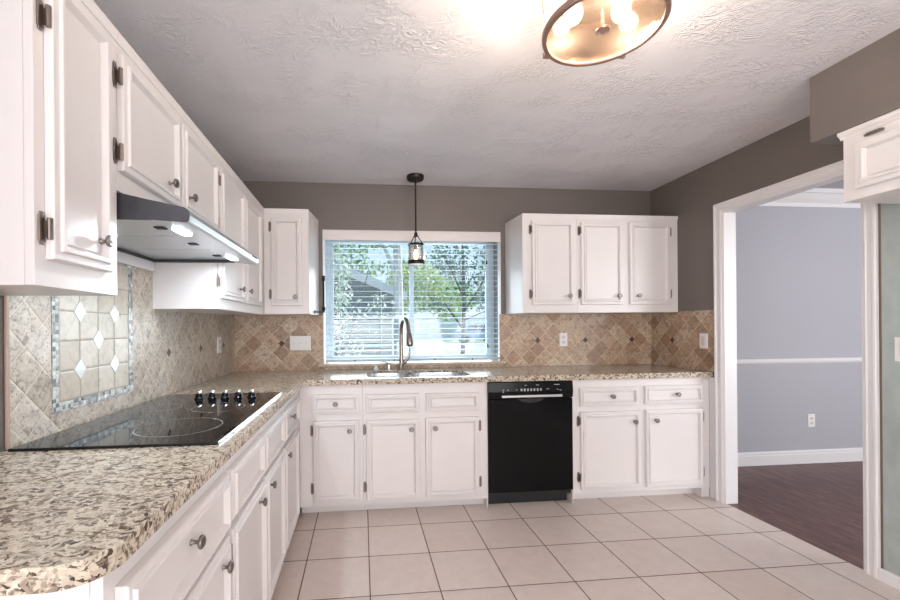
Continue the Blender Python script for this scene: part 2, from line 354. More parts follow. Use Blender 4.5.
class MB:
    def __init__(s): s.bm = bmesh.new(); s.smooth = False
    def box(s, x0, x1, y0, y1, z0, z1, bev=0.0, seg=2):
        r = bmesh.ops.create_cube(s.bm, size=1.0)
        vs = r['verts']
        for v in vs:
            v.co = Vector(((x0 + x1) / 2 + v.co.x * (x1 - x0), (y0 + y1) / 2 + v.co.y * (y1 - y0), (z0 + z1) / 2 + v.co.z * (z1 - z0)))
        if bev:
            es = list({e for v in vs for e in v.link_edges})
            bmesh.ops.bevel(s.bm, geom=es, offset=bev, segments=seg, affect='EDGES', profile=0.5)
        return s
    def lathe(s, prof, origin, axis=(0, 0, 1), n=24, squash=None):
        ax = Vector(axis).normalized(); t = Vector((1, 0, 0)) if abs(ax.x) < 0.9 else Vector((0, 1, 0))
        a = ax.cross(t).normalized(); b = ax.cross(a); o = Vector(origin); rings = []
        for r, h in prof:
            if r <= 1e-6: rings.append([s.bm.verts.new(o + ax * h)])
            else: rings.append([s.bm.verts.new(o + ax * h + (a * math.cos(2 * math.pi * i / n) + b * math.sin(2 * math.pi * i / n)) * r) for i in range(n)])
        for p, q in zip(rings, rings[1:]):
            if len(p) == 1 and len(q) == 1: continue
            for i in range(n):
                j = (i + 1) % n
                if len(p) == 1: f = [p[0], q[i], q[j]]
                elif len(q) == 1: f = [p[i], p[j], q[0]]
                else: f = [p[i], p[j], q[j], q[i]]
                try: s.bm.faces.new(f)
                except ValueError: pass
        return s
    def tube(s, pts, rad, n=10, cap=True):
        pts = [Vector(p) for p in pts]; rs = rad if isinstance(rad, (list, tuple)) else [rad] * len(pts)
        rings = []; pa = None
        for i, p in enumerate(pts):
            d = (pts[min(i + 1, len(pts) - 1)] - pts[max(i - 1, 0)]).normalized()
            if pa is None:
                t = Vector((0, 0, 1)) if abs(d.z) < 0.9 else Vector((1, 0, 0)); pa = d.cross(t).normalized()
            else: pa = (pa - d * pa.dot(d)).normalized()
            b = d.cross(pa)
            rings.append([s.bm.verts.new(p + (pa * math.cos(2 * math.pi * k / n) + b * math.sin(2 * math.pi * k / n)) * rs[i]) for k in range(n)])
        for p, q in zip(rings, rings[1:]):
            for k in range(n): s.bm.faces.new([p[k], p[(k + 1) % n], q[(k + 1) % n], q[k]])
        if cap:
            s.bm.faces.new(list(reversed(rings[0]))); s.bm.faces.new(rings[-1])
        return s
    def prism(s, poly, vec, bev=0.0):
        a = [s.bm.verts.new(Vector(p)) for p in poly]; b = [s.bm.verts.new(Vector(p) + Vector(vec)) for p in poly]
        s.bm.faces.new(a); s.bm.faces.new(list(reversed(b)))
        n = len(a)
        for i in range(n): s.bm.faces.new([a[i], b[i], b[(i + 1) % n], a[(i + 1) % n]])
        return s
    def torus(s, c, R, r, n=48, m=8, axis='z'):
        c = Vector(c); rings = []
        for i in range(n):
            t = 2 * math.pi * i / n; d = Vector((math.cos(t), math.sin(t), 0))
            rings.append([s.bm.verts.new(c + d * (R + r * math.cos(2 * math.pi * k / m)) + Vector((0, 0, r * math.sin(2 * math.pi * k / m)))) for k in range(m)])
        for i in range(n):
            p, q = rings[i], rings[(i + 1) % n]
            for k in range(m): s.bm.faces.new([p[k], q[k], q[(k + 1) % m], p[(k + 1) % m]])
        return s
    def sphere(s, c, r, sc=(1, 1, 1), seg=16):
        bmesh.ops.create_uvsphere(s.bm, u_segments=seg, v_segments=seg // 2 + 2, radius=r,
                                  matrix=Matrix.Translation(c) @ Matrix.Diagonal((*sc, 1)))
        return s
    def loops(s, frame, w, h, prof):
        """raised panel: frame = (origin, u, v, n); profile = list of (inset, height)"""
        o, u, v, n = [Vector(q) for q in frame]; rings = []
        for ins, ht in prof:
            rings.append([s.bm.verts.new(o + u * a + v * b + n * ht) for a, b in
                          ((ins, ins), (w - ins, ins), (w - ins, h - ins), (ins, h - ins))])
        s.bm.faces.new(list(reversed(rings[0]))); s.bm.faces.new(rings[-1])
        for p, q in zip(rings, rings[1:]):
            for i in range(4): s.bm.faces.new([p[i], p[(i + 1) % 4], q[(i + 1) % 4], q[i]])
        return s
    def build(s, name, mat, parent=None, smooth=False, bev=0.0, seg=2):
        bmesh.ops.recalc_face_normals(s.bm, faces=s.bm.faces)
        off = wloc(parent)
        for v in s.bm.verts: v.co -= off
        me = bpy.data.meshes.new(name); s.bm.to_mesh(me); s.bm.free()
        me.materials.append(mat)
        o = bpy.data.objects.new(name, me); COL.objects.link(o)
        if parent is not None: o.parent = parent
        if smooth:
            for p in me.polygons: p.use_smooth = True
            md = o.modifiers.new('split', 'EDGE_SPLIT'); md.split_angle = math.radians(38)
        if bev:
            b = o.modifiers.new('bevel', 'BEVEL'); b.width = bev; b.segments = seg; b.limit_method = 'ANGLE'
        return o

def thing(name, label, cat, loc, group=None):
    o = bpy.data.objects.new(name, None); o.location = loc; o.empty_display_size = 0.05; COL.objects.link(o)
    return tag(o, label, cat, group)
def tag(o, label, cat, group=None):
    o['label'] = label; o['category'] = cat
    if group: o['group'] = group
    return o
def struct(o, label=None, cat=None):
    o['kind'] = 'structure'
    if label: o['label'] = label
    if cat: o['category'] = cat
    return o
def inst(name, mesh, parent, pos, rotm=None):
    o = bpy.data.objects.new(name, mesh); COL.objects.link(o); o.parent = parent
    o.location = Vector(pos) - wloc(parent)
    if rotm is not None: o.rotation_euler = rotm
    return o
def copy_tree(o, parent=None):
    c = o.copy(); COL.objects.link(c)
    if parent is not None: c.parent = parent
    for ch in list(o.children): copy_tree(ch, c)
    return c

# ------------------------------------------------------------------ dimensions
XL, XR, YB, ZC = -1.01, 2.515, 3.355, 2.42
YF, XF = 2.75, -0.416           # base cabinet face planes: back run, left run
ZT, ZU = 0.91, 0.872            # worktop top / underside

# ------------------------------------------------------------------ structure
struct(MB().box(-4.2, 2.522, -4.1, YB + .25, -0.1, 0).build('floor', M['floor']), 'beige square floor tiles with dark grout lines', 'floor')
struct(MB().box(2.522, 7.0, -1.6, 3.6, -0.1, -0.002).build('floor_dining', M['wood']), 'dark reddish plank floor of the room beyond the doorway', 'floor')
struct(MB().box(-4.2, XR + .084, -4.1, YB + .25, ZC, ZC + 0.1).build('ceiling', M['ceiling']), 'white brush textured kitchen ceiling', 'ceiling')
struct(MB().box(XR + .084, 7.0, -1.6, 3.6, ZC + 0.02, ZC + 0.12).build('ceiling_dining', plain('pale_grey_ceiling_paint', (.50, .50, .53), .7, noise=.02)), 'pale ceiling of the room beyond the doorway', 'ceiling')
struct(MB().box(XL - 0.12, XL, 0.45, YB + .25, 0, ZC).build('wall_left', M['wall']), 'taupe wall behind the cooktop run', 'wall')
# back wall with the window opening
WX0, WX1, WZ0, WZ1 = -0.312, 1.165, 0.935, 2.043
b = MB()
b.box(XL, WX0, YB, YB + .25, 0, ZC).box(WX1, XR, YB, YB + .25, 0, ZC)
b.box(WX0, WX1, YB, YB + .25, 0, WZ0).box(WX0, WX1, YB, YB + .25, WZ1, ZC)
struct(b.build('wall_back', M['wall']), 'dark taupe wall around the window', 'wall')
# right wall with the doorway (far jamb 2.63, near jamb 1.834)
DY0, DY1, DZ = 1.834, 2.63, 2.035
b = MB()
b.box(XR, XR + .084, DY1, YB + .25, 0, ZC).box(XR, XR + .084, DY0, DY1, DZ, ZC).box(XR, XR + .084, -4.1, DY0, 0, ZC)
struct(b.build('wall_right', M['wall']), 'dark taupe wall pierced by the doorway', 'wall')
struct(MB().box(XR - .008, XR, 0.75, 1.755, 0.0, 2.2).build('wall_alcove', M['fridge_wall']), 'glossy green grey wall of the refrigerator alcove', 'wall')
struct(MB().box(XR - .004, XR, 1.7551, 1.772, 0.0, 2.2).build('trim_1', M['brown_strip']), 'thin brown strip beside the doorway casing', 'trim')  # plain brown strip along the wall edge
# rear and living side shell
b = MB(); b.box(-4.2, XR, -4.2, -4.1, 0, ZC); struct(b.build('wall_rear', M['outer_white']), 'pale wall behind the camera', 'wall')
b = MB(); b.box(-4.3, -4.2, -4.1, 0.6, 0, ZC); struct(b.build('wall_living', M['outer_white']), 'pale side wall of the living area behind the camera', 'wall')
b = MB(); b.box(-4.2, XL - .12, 0.5, 0.6, 0, ZC); struct(b.build('wall_living_end', M['outer_white']), 'pale end wall of the living area', 'wall')
# dining room shell
b = MB(); b.box(XR + .084, 7.0, 3.32, 3.42, -0.1, ZC + .12); struct(b.build('wall_dining_back', M['dining_wall']), 'lavender grey wall seen through the doorway', 'wall')
b = MB(); b.box(6.6, 6.7, -1.5, 3.32, -0.1, ZC + .12); struct(b.build('wall_dining_right', M['dining_wall']), 'lavender grey far side wall of the room beyond', 'wall')
b = MB(); b.box(XR + .084, 7.0, -1.6, -1.5, -0.1, ZC + .12); struct(b.build('wall_dining_front', M['dining_wall']), 'lavender grey front wall of the room beyond', 'wall')

def profile_x(name, x0, x1, yw, prof, mat):      # molding along x on a wall facing -y; prof = (out, z)
    b = MB(); b.prism([(x0, yw - o, z) for o, z in prof], (x1 - x0, 0, 0)); return struct(b.build(name, mat))
o = profile_x('baseboard_dining', XR + .085, 6.6, 3.32, [(0, 0), (.016, 0), (.016, .085), (.012, .09), (.012, .105), (.008, .112), (0, .118)], M['trim'])
o['label'] = 'tall white baseboard in the room beyond the doorway'
o = profile_x('trim_2', XR + .085, 6.6, 3.32, [(0, .895), (.008, .898), (.012, .908), (.018, .912), (.018, .922), (.010, .927), (.006, .938), (0, .940)], M['trim'])
o['label'] = 'white chair rail across the lavender grey wall'
o = profile_x('trim_3', XR + .085, 6.6, 3.32, [(0, 2.30), (.010, 2.30), (.016, 2.33), (.045, 2.36), (.075, 2.40), (.090, 2.405), (.090, ZC + .02), (0, ZC + .02)], M['trim'])
o['label'] = 'white crown molding at the top of the lavender grey wall'

# doorway casing: far leg, head, near leg, jamb linings
cas = [(0, .0), (0, .018), (.004, .022), (.014, .022), (.018, .015), (.024, .013), (.040, .013), (.046, .017), (.054, .014), (.058, .008), (.064, .008), (.066, 0)]
b = MB()
x = XR - .0004
rg = [[b.bm.verts.new(p) for p in ((x - d, DY0 - .066 + a, 0.0), (x - d, DY0 - .066 + a, DZ + .066 - a), (x - d, DY1 + .066 - a, DZ + .066 - a), (x - d, DY1 + .066 - a, 0.0))] for a, d in cas]
for p, q in zip(rg, rg[1:] + rg[:1]):
    for i in range(3): b.bm.faces.new([p[i], p[i + 1], q[i + 1], q[i]])
b.box(XR - .004, XR + .088, DY1 - .004, DY1 + .012, 0, DZ).box(XR - .004, XR + .088, DY0 - .012, DY0 + .004, 0, DZ)
b.box(XR - .004, XR + .088, DY0 - .012, DY1 + .012, DZ - .004, DZ + .014)
struct(b.build('door_1', M['trim']), 'white painted casing of the open doorway', 'doorway')
b = MB(); b.prism([(XR - .0082 - d, -4.0, z) for d, z in [(0, 0), (.014, 0), (.014, .048), (.009, .056), (0, .058)]], (0, 1.765 + 4.0, 0))
struct(b.build('baseboard_right', M['trim']), 'white baseboard under the green grey alcove wall', 'baseboard')
struct(MB().box(XR - .010, XR - .0004, 2.7005, YF - .0005, .0, ZU).build('trim_7', M['trim']), 'narrow white strip between the right base cabinet and the doorway casing', 'trim')
# soffit above the refrigerator cabinet
struct(MB().box(2.13, XR, -0.6, 1.755, 2.108, ZC).build('ceiling_soffit', M['wall']), 'taupe boxed soffit above the small corner cabinet', 'soffit')

# ------------------------------------------------------------------ window
win = struct(bpy.data.objects.new('window_1', None), 'sliding window with grey aluminium frame over the sink', 'window')
win.location = (0.43, YB + .22, WZ0); COL.objects.link(win)
yw = YB + .185
b = MB()
b.box(WX0, WX1, yw, yw + .055, WZ0, WZ0 + .035).box(WX0, WX1, yw, yw + .055, WZ1 - .035, WZ1)
b.box(WX0, WX0 + .035, yw, yw + .055, WZ0 + .035, WZ1 - .035).box(WX1 - .035, WX1, yw, yw + .055, WZ0 + .035, WZ1 - .035)
b.build('window_frame', M['winframe'], win)
def sash(x0, x1, y, name):
    b = MB(); t = .035
    b.box(x0, x1, y, y + .02, WZ0 + .036, WZ0 + .036 + t).box(x0, x1, y, y + .02, WZ1 - .036 - t, WZ1 - .036)
    b.box(x0, x0 + t, y, y + .02, WZ0 + .036 + t, WZ1 - .036 - t).box(x1 - t, x1, y, y + .02, WZ0 + .036 + t, WZ1 - .036 - t)
    s = b.build('sash', M['winframe'], win)
    MB().box(x0 + t, x1 - t, y + .008, y + .012, WZ0 + .036 + t, WZ1 - .036 - t).build('pane', M['pane'], s)
sash(WX0 + .036, .455, yw + .028, 'a'); sash(.415, WX1 - .036, yw + .004, 'b')
b = MB()
b.box(WX0 + .0002, WX0 + .006, YB - .002, YB + .184, .9562, WZ1 - .0062).box(WX1 - .006, WX1 - .0002, YB - .002, YB + .062, .9562, WZ1 - .0062)
b.box(WX0 + .0002, WX1 - .0002, YB - .002, YB + .184, WZ1 - .006, WZ1 - .0002)
struct(b.build('trim_6', M['trim']), 'white lining of the window recess', 'trim')
# sill ledge in stone
b = MB(); b.box(-.350, 1.197, YB - .028, YB - .0005, .938, .958, .004).box(WX0 + .001, WX1 - .001, YB - .0005, YB + .184, .9355, .956)
struct(b.build('trim_4', M['stone']), 'narrow travertine sill ledge under the window', 'window sill')

# blind, inside mounted near the room face
bl = thing('window_blind', 'pale blue horizontal slat blind half open in the window', 'blind', (.43, YB + .03, WZ1))
bx0, bx1 = WX0 + .014, WX1 - .014
b = MB(); b.box(bx0 - .008, bx1 + .008, YB - .004, YB + .010, 1.958, 2.036, .003).box(bx0, bx1, YB + .012, YB + .06, 1.985, 2.034)
b.build('valance', M['valance'], bl)
ns = 22; z1, z0 = 1.945, 1.012
b = MB(); tilt = math.radians(6)
for i in range(ns):
    zz = z1 - (z1 - z0) * i / (ns - 1); yc = YB + .036; hw = .0245
    dy, dz = hw * math.cos(tilt), hw * math.sin(tilt)
    prof = [(yc - dy, zz - dz), (yc, zz + .0022), (yc + dy, zz + dz), (yc + dy, zz + dz + .0028), (yc, zz + .005), (yc - dy, zz - dz + .0028)]
    b.prism([(bx0, p, q) for p, q in prof], (bx1 - bx0, 0, 0))
b.build('slats', M['blind'], bl)
b = MB(); b.box(bx0, bx1, YB + .014, YB + .058, .972, .992, .004); br = b.build('bottom_rail', M['blind'], bl)
for xx in (-.06, .26, .60, .92):
    MB().lathe([(0, 0), (.006, 0), (.006, .003), (0, .004)], (xx, YB + .014, .979), (0, -1, 0), 10).build('cord_plug', M['bronze'], br)
for xx in (-.18, .16, .54, .985):
    b = MB()
    for yy in (YB + .0105, YB + .0615): b.tube([(xx, yy, .985), (xx, yy, 1.99)], .0012, 6)
    b.build('ladder_cord', M['cord'], bl)
for xx, zz in ((1.045, 1.79), (1.05, 1.09)):
    b = MB(); b.tube([(xx, YB + .006, zz + .02), (xx, YB + .006, 1.985)], .0009, 5)
    cd_ = b.build('pull_cord', M['cord'], bl)
    MB().lathe([(0, -.018), (.008, -.016), (.007, 0), (.003, .016), (0, .02)], (xx, YB + .004, zz), (0, 0, 1), 12).build('tassel', M['bronze'], cd_, True)

# ------------------------------------------------------------------ backsplash
t = .006
bs = thing('tile_backsplash', 'diagonal travertine backsplash on the left wall with mosaic panel behind the cooktop', 'backsplash', (XL, 2.3, ZT))
MB().box(XL + .0012, XL + t, 1.272, 2.0855, ZT + .001, 1.5275).box(XL + .0012, XL + t, 2.0855, YB - .0065, ZT + .001, 1.351).build('field_tiles', M['tile_left'], bs)
MB().box(XL + .0012, XL + .011, 1.262, 1.2718, ZT + .001, 1.351, .003).build('edge_trim', plain('copper_brown_edge', srgb(178, 154, 138), .4, noise=.2, scale=30), bs)
pn = MB().box(XL + t, XL + t + .002, 1.464, 1.873, 1.008, 1.518).build('panel_tiles', M['panel'], bs)
b = MB(); x0, x1 = XL + t, XL + t + .003
b.box(x0, x1, 1.434, 1.464, 1e-9 + .977, 1.527).box(x0, x1, 1.873, 1.904, 1e-9 + .977, 1.527).box(x0, x1, 1.464, 1.873, .977, 1.008).box(x0, x1, 1.464, 1.873, 1.519, 1.527)
b.build('mosaic_border', M['mosaic'], bs)
s = .1022
for i, j in ((1, 3), (2, 2), (3, 3), (3, 1), (1, 1), (2, 4)):
    cy, cz = 1.464 + s * i, 1.008 + s * j
    MB().prism([(x0 + .0021, cy - .030, cz), (x0 + .0021, cy, cz + .036), (x0 + .0021, cy + .030, cz), (x0 + .0021, cy, cz - .036)], (.002, 0, 0)).build('diamond_inset', M['pearl'], bs)
bs = thing('tile_backsplash', 'tan and brown diagonal tile backsplash along the window wall', 'backsplash', (.7, YB, ZT))
b = MB(); b.box(XL + .0065, WX0 - .006, YB - t, YB - .0012, ZT + .001, 1.351).box(WX1 - .012, XR - .0065, YB - t, YB - .0012, ZT + .001, 1.354)
b.box(WX0 - .006, WX1 - .012, YB - t, YB - .0012, ZT + .001, .9375)
b.build('field_tiles', M['tile_back'], bs)
MB().box(WX1 - .019, WX1 - .0125, YB - .009, YB - .0012, .9585, 1.354, .002).build('edge_trim', M['stone'], bs)
MB().box(WX0 - .0055, WX0 - .0003, YB - .009, YB - .0012, .9585, 1.351, .002).build('edge_trim', M['stone'], bs)
bs = thing('tile_backsplash', 'short tan tile backsplash on the right wall beside the doorway casing', 'backsplash', (XR, 3.0, ZT))
MB().box(XR - t, XR - .0012, 2.712, YB - .0001, ZT + .001, 1.356).build('field_tiles', M['tile_right'], bs)

# ------------------------------------------------------------------ cabinets
PROF_D = [(0, 0), (0, .016), (.003, .022), (.015, .022), (.018, .030), (.029, .030), (.035, .010), (.038, .010), (.041, .014)]
PROF_U = [(0, 0), (0, .014), (.003, .019), (.020, .019), (.023, .026), (.032, .026), (.039, .007), (.042, .007), (.045, .012)]
PROF_W = [(0, 0), (0, .016), (.003, .022), (.013, .022), (.016, .030), (.025, .030), (.030, .010), (.033, .010), (.036, .014)]

def knob_mesh():
    b = MB(); b.lathe([(0, 0), (.008, 0), (.008, .002), (.005, .004), (.0045, .014), (.007, .017), (.0145, .020), (.0165, .024), (.0155, .028), (.011, .0305), (.010, .0295), (.005, .0315), (0, .032)], (0, 0, 0), (0, 0, 1), 20)
    o = b.build('knob', M['nickel'], None, True); me = o.data; bpy.data.objects.remove(o)
    for p in me.polygons: p.use_smooth = True
    return me
KNOB = knob_mesh()
def hinge_mesh():       # local: x = across (frame side negative), y = up, z = out
    b = MB(); b.box(-.021, -.003, -.030, .030, 0, .004, .0016)
    b.box(-.018, -.006, -.037, .037, 0, .0032, .0014)
    b.tube([(-.003, -.024, .013), (-.003, .024, .013)], .0058, 10)
    b.box(-.004, .001, -.018, .018, .0, .010, .001)
    o = b.build('hinge', M['hinge'], None); me = o.data; bpy.data.objects.remove(o); return me
HINGE = hinge_mesh()
ORI = {'back': (Vector((1, 0, 0)), Vector((0, -1, 0)), (R90, 0, 0)),
       'left': (Vector((0, 1, 0)), Vector((1, 0, 0)), (R90, 0, R90)),
       'right': (Vector((0, -1, 0)), Vector((-1, 0, 0)), (R90, 0, -R90))}
def wpt(side, plane, a, z, out=0.0):
    u, n, _ = ORI[side]
    if side == 'back': return Vector((a, plane - out, z))
    if side == 'left': return Vector((plane + out, a, z))
    return Vector((plane - out, a, z))
def add_knob(par, side, plane, a, z, out):
    o = inst('knob', KNOB, par, wpt(side, plane, a, z, out), ORI[side][2]); o['label'] = 'brushed nickel knob'; return o
def add_hinge(par, side, plane, a, z, flip, out=.0005):
    o = inst('hinge', HINGE, par, wpt(side, plane, a, z, out), ORI[side][2])
    if flip: o.scale = (-1, 1, 1)
    o['label'] = 'metal hinge'; return o
def front(par, name, side, plane, a0, a1, z0, z1, prof, knob=None, hinges=None, hz=None):
    u, n, _ = ORI[side]
    lo = min(a0, a1) if side != 'right' else max(a0, a1)
    b = MB(); b.loops((wpt(side, plane, lo, z0, .0006), u, Vector((0, 0, 1)), n), abs(a1 - a0), z1 - z0, prof)
    d = b.build(name, M['paint'], par)
    md = d.modifiers.new('bevel', 'BEVEL'); md.width = .0012; md.segments = 2; md.limit_method = 'ANGLE'
    if knob: add_knob(d, side, plane, knob[0], knob[1], .0006 + (prof[-1][1] if name == 'drawer' else knob[2] if len(knob) > 2 else .010))
    if hinges:
        for z in (hz or (z0 + .085, z1 - .065)):
            at_a = a0 if hinges == 'lo' else a1
            add_hinge(d, side, plane, at_a, z, (hinges == 'hi') != (side == 'right'))
    return d

def boards(b, x0, x1, y0, y1, z0, z1, top=False, t=.016):
    b.box(x0, x0 + t, y0, y1, z0, z1).box(x1 - t, x1, y0, y1, z0, z1)
    b.box(x0 + t, x1 - t, y0, y1, z0, z0 + t)
    if top: b.box(x0 + t, x1 - t, y0, y1, z1 - t, z1)
    return b

# --- base, back run: left drawer-and-door unit
def base_back(x0, x1, label, fronts, toe=True, group=None):
    c = thing('base_cabinet', label, 'cabinet', ((x0 + x1) / 2, YF + .1, 0), group)
    b = boards(MB(), x0, x1, YF + .02, YB - .012, .068, ZU - .001); b.box(x0 + .016, x1 - .016, YB - .024, YB - .012, .084, ZU - .001)
    b.build('carcass', M['paint'], c)
    MB().box(x0, x1, YF, YF + .0195, .068, ZU - .001).build('face_frame', M['paint'], c, bev=.0015)
    MB().box(x0, x1, YF + .073, YF + .087, 0.001, .0675).build('toe_kick', M['paint'], c)
    for kind, a0, a1, z0, z1, kn, hg in fronts:
        front(c, kind, 'back', YF, a0, a1, z0, z1, PROF_D if kind == 'door' else PROF_W, kn, hg)
    return c
base_back(XF + .001, -.0005, 'white base cabinet in the inner corner with one knobbed drawer over a single door',
          [('drawer', -.331, -.023, .685, .811, (-.179, .748), None), ('door', -.324, -.025, .106, .637, (-.087, .568, .012), 'lo')])
base_back(.0005, .846, 'white sink base cabinet with two doors under knobless false drawers',
          [('drawer', .022, .378, .684, .803, None, None), ('drawer', .425, .789, .682, .801, None, None),
           ('door', .022, .378, .102, .633, (.323, .566, .012), 'lo'), ('door', .420, .787, .104, .637, (.486, .568, .012), 'hi')])
base_back(1.467, 2.504, 'white base cabinet right of the dishwasher with two drawers over two doors',
          [('drawer', 1.513, 1.948, .684, .815, (1.748, .752), None), ('drawer', 1.997, 2.440, .687, .818, (2.238, .755), None),
           ('door', 1.515, 1.963, .102, .645, (1.913, .569, .012), 'lo'), ('door', 2.003, 2.440, .101, .649, (2.075, .573, .012), 'hi')])

MB().box(2.44, 2.5035, YF + .004, YF + .0725, .001, .0675).build('plinth_block', M['paint'], bpy.data.objects['base_cabinet.002'])
# --- base, left run
def base_left(y0, y1, label, fronts, end=False):
    c = thing('base_cabinet', label, 'cabinet', (XF - .1, (y0 + y1) / 2, 0))
    b = boards(MB(), XL + .002, XF - .02, y0, y1, .066, ZU - .001) if False else MB()
    tt = .016
    b.box(XL + .002, XF - .0205, y0, y0 + tt, .068, ZU - .001).box(XL + .002, XF - .0205, y1 - tt, y1, .068, ZU - .001)
    b.box(XL + .002, XF - .0205, y0 + tt, y1 - tt, .068, .084).box(XL + .002, XL + .014, y0 + tt, y1 - tt, .084, ZU - .001)
    b.build('carcass', M['paint'], c)
    MB().box(XF - .02, XF, y0, y1, .068, ZU - .001).build('face_frame', M['paint'], c, bev=.0015)
    MB().box(XF - .087, XF - .073, y0, y1, .001, .0675).build('toe_kick', M['paint'], c)
    for kind, a0, a1, z0, z1, kn, hg in fronts:
        front(c, kind, 'left', XF, a0, a1, z0, z1, PROF_D if kind == 'door' else PROF_W, kn, hg)
    return c
base_left(.70, 1.271, 'nearest white base cabinet of the cooktop run, one knobbed drawer over one door',
          [('drawer', .728, 1.262, .655, .820, (1.0, .752), None), ('door', .728, 1.262, .106, .637, (1.214, .569, .012), 'lo')])
base_left(1.272, 2.121, 'white two door base cabinet under the black cooktop, knobless false drawers',
          [('drawer', 1.292, 1.690, .665, .820, None, None), ('drawer', 1.705, 2.108, .665, .820, None, None),
           ('door', 1.292, 1.712, .106, .637, (1.636, .576, .012), 'lo'), ('door', 1.724, 2.108, .106, .637, (1.812, .576, .012), 'hi')])
base_left(2.122, YF - .0005, 'white base cabinet next to the inner corner on the cooktop run, drawer over one door',
          [('drawer', 2.132, 2.607, .665, .820, (2.345, .755), None), ('door', 2.132, 2.560, .106, .637, (2.212, .580, .012), 'hi')])

# --- worktop: one continuous L with a sink opening
def worktop():
    bm = bmesh.new()
    def arc(cx, cy, r, a0, a1, n=8):
        return [(cx + r * math.cos(math.radians(a0 + (a1 - a0) * i / n)), cy + r * math.sin(math.radians(a0 + (a1 - a0) * i / n))) for i in range(n + 1)]
    xe, ye = -.385, 2.72
    outer = [(XL + .0005, .635)] + arc(xe - .075, .71, .075, -90, 0) + arc(xe + .012, ye - .012, .012, 180, 90, 4) + \
            [(2.5085, ye), (2.5085, 2.705 if False else ye), (2.5085, YB - .0005), (XL + .0005, YB - .0005)]
    pts = []
    for p in outer:
        if not pts or (Vector(p) - Vector(pts[-1])).length > 1e-5: pts.append(p)
    hole = sink_outline(.003)
    def loop(ps):
        vs = [bm.verts.new((x, y, ZU)) for x, y in ps]
        return [bm.edges.new((vs[i], vs[(i + 1) % len(vs)])) for i in range(len(vs))]
    es = loop(pts) + loop(hole)
    r = bmesh.ops.triangle_fill(bm, edges=es, use_beauty=True, use_dissolve=False)
    fs = [f for f in bm.faces]
    ex = bmesh.ops.extrude_face_region(bm, geom=fs)
    for v in [g for g in ex['geom'] if isinstance(g, bmesh.types.BMVert)]: v.co.z = ZT
    b = MB(); b.bm.free(); b.bm = bm
    o = b.build('worktop', M['granite'], None, bev=.013, seg=5)
    for p in o.data.polygons: p.use_smooth = True
    o.modifiers['bevel'].harden_normals = True
    return tag(o, 'speckled cream and brown granite worktop running in an L round both cabinet runs', 'worktop')
def sink_outline(grow=0.0, lobes=True):
    def rr(x0, x1, y0, y1, r, n=6):
        out = []
        for cx, cy, a in ((x1 - r, y0 + r, -90), (x1 - r, y1 - r, 0), (x0 + r, y1 - r, 90), (x0 + r, y0 + r, 180)):
            out += [(cx + r * math.cos(math.radians(a + 90 * i / n)), cy + r * math.sin(math.radians(a + 90 * i / n))) for i in range(n + 1)]
        return out
    return rr(.035 - grow, .765 + grow, 2.785 - grow, 3.195 + grow, .09)
worktop()

# --- sink
sk = thing('sink', 'stainless double bowl undermount sink set in the granite below the window', 'sink', (.4, 3.0, .69))
def bowl(x0, x1, y0, y1, name):
    b = MB(); rings = []
    for z, ins, r in ((ZT - .018, 0, .085), (ZU - .03, .004, .08), (.72, .02, .07), (.70, .045, .05), (.696, .12, .03)):
        X0, X1, Y0, Y1 = x0 + ins, x1 - ins, y0 + ins, y1 - ins; ring = []
        for cx, cy, a in ((X1 - r, Y0 + r, -90), (X1 - r, Y1 - r, 0), (X0 + r, Y1 - r, 90), (X0 + r, Y0 + r, 180)):
            ring += [b.bm.verts.new((cx + r * math.cos(math.radians(a + 15 * i)), cy + r * math.sin(math.radians(a + 15 * i)), z)) for i in range(7)]
        rings.append(ring)
    for p, q in zip(rings, rings[1:]):
        for i in range(len(p)): b.bm.faces.new([p[i], p[(i + 1) % len(p)], q[(i + 1) % len(p)], q[i]])
    b.bm.faces.new(rings[-1])
    o = b.build('bowl', M['steel'], sk, True)
    MB().lathe([(0, .003), (.03, .003), (.042, .001), (.042, -.002), (0, -.002)], ((x0 + x1) / 2, (y0 + y1) / 2, .699), (0, 0, 1), 20).build('drain', M['chrome'], o, True)
    return o
bowl(.036, .346, 2.787, 3.190, 'l'); bowl(.371, .764, 2.787, 3.194, 'r')
MB().box(.3462, .3708, 2.80, 3.18, .80, .884, .006, 3).build('divider', M['steel'], sk)

# --- faucet
fx, fy = .31, 3.265
fc = thing('faucet', 'tall dark nickel pull down kitchen faucet with side lever behind the sink', 'faucet', (fx, fy, ZT))
MB().lathe([(0, 0), (.027, 0), (.027, .006), (.022, .012), (.020, .06), (.018, .10), (.0175, .12), (0, .12)], (fx, fy, ZT), (0, 0, 1), 24).build('base', M['faucet'], fc, True)
pts = [(fx, fy, ZT + .10), (fx, fy, ZT + .28)]
for i in range(1, 12):
    a = math.pi * i / 11 * .95
    pts.append((fx + .052 * (1 - math.cos(a)) * .42, fy - .075 * (1 - math.cos(a)), ZT + .30 + .105 * math.sin(a)))
ex = Vector(pts[-1]); dr = (Vector(pts[-1]) - Vector(pts[-2])).normalized()
pts = [Vector(p) for p in pts]
MB().tube(pts + [ex + dr * .01], [.0195] + [.0165] * (len(pts)), 14).build('spout', M['faucet'], fc, True)
h = MB(); h.tube([ex + dr * .0, ex + dr * .025, ex + dr * .07, ex + dr * .115, ex + dr * .12], [.0150, .021, .0265, .0285, .025], 16)
sh = h.build('spray_head', M['faucet'], fc, True)
MB().tube([ex + dr * .1201, ex + dr * .124], .017, 16).build('nozzle', M['black_matte'], sh)
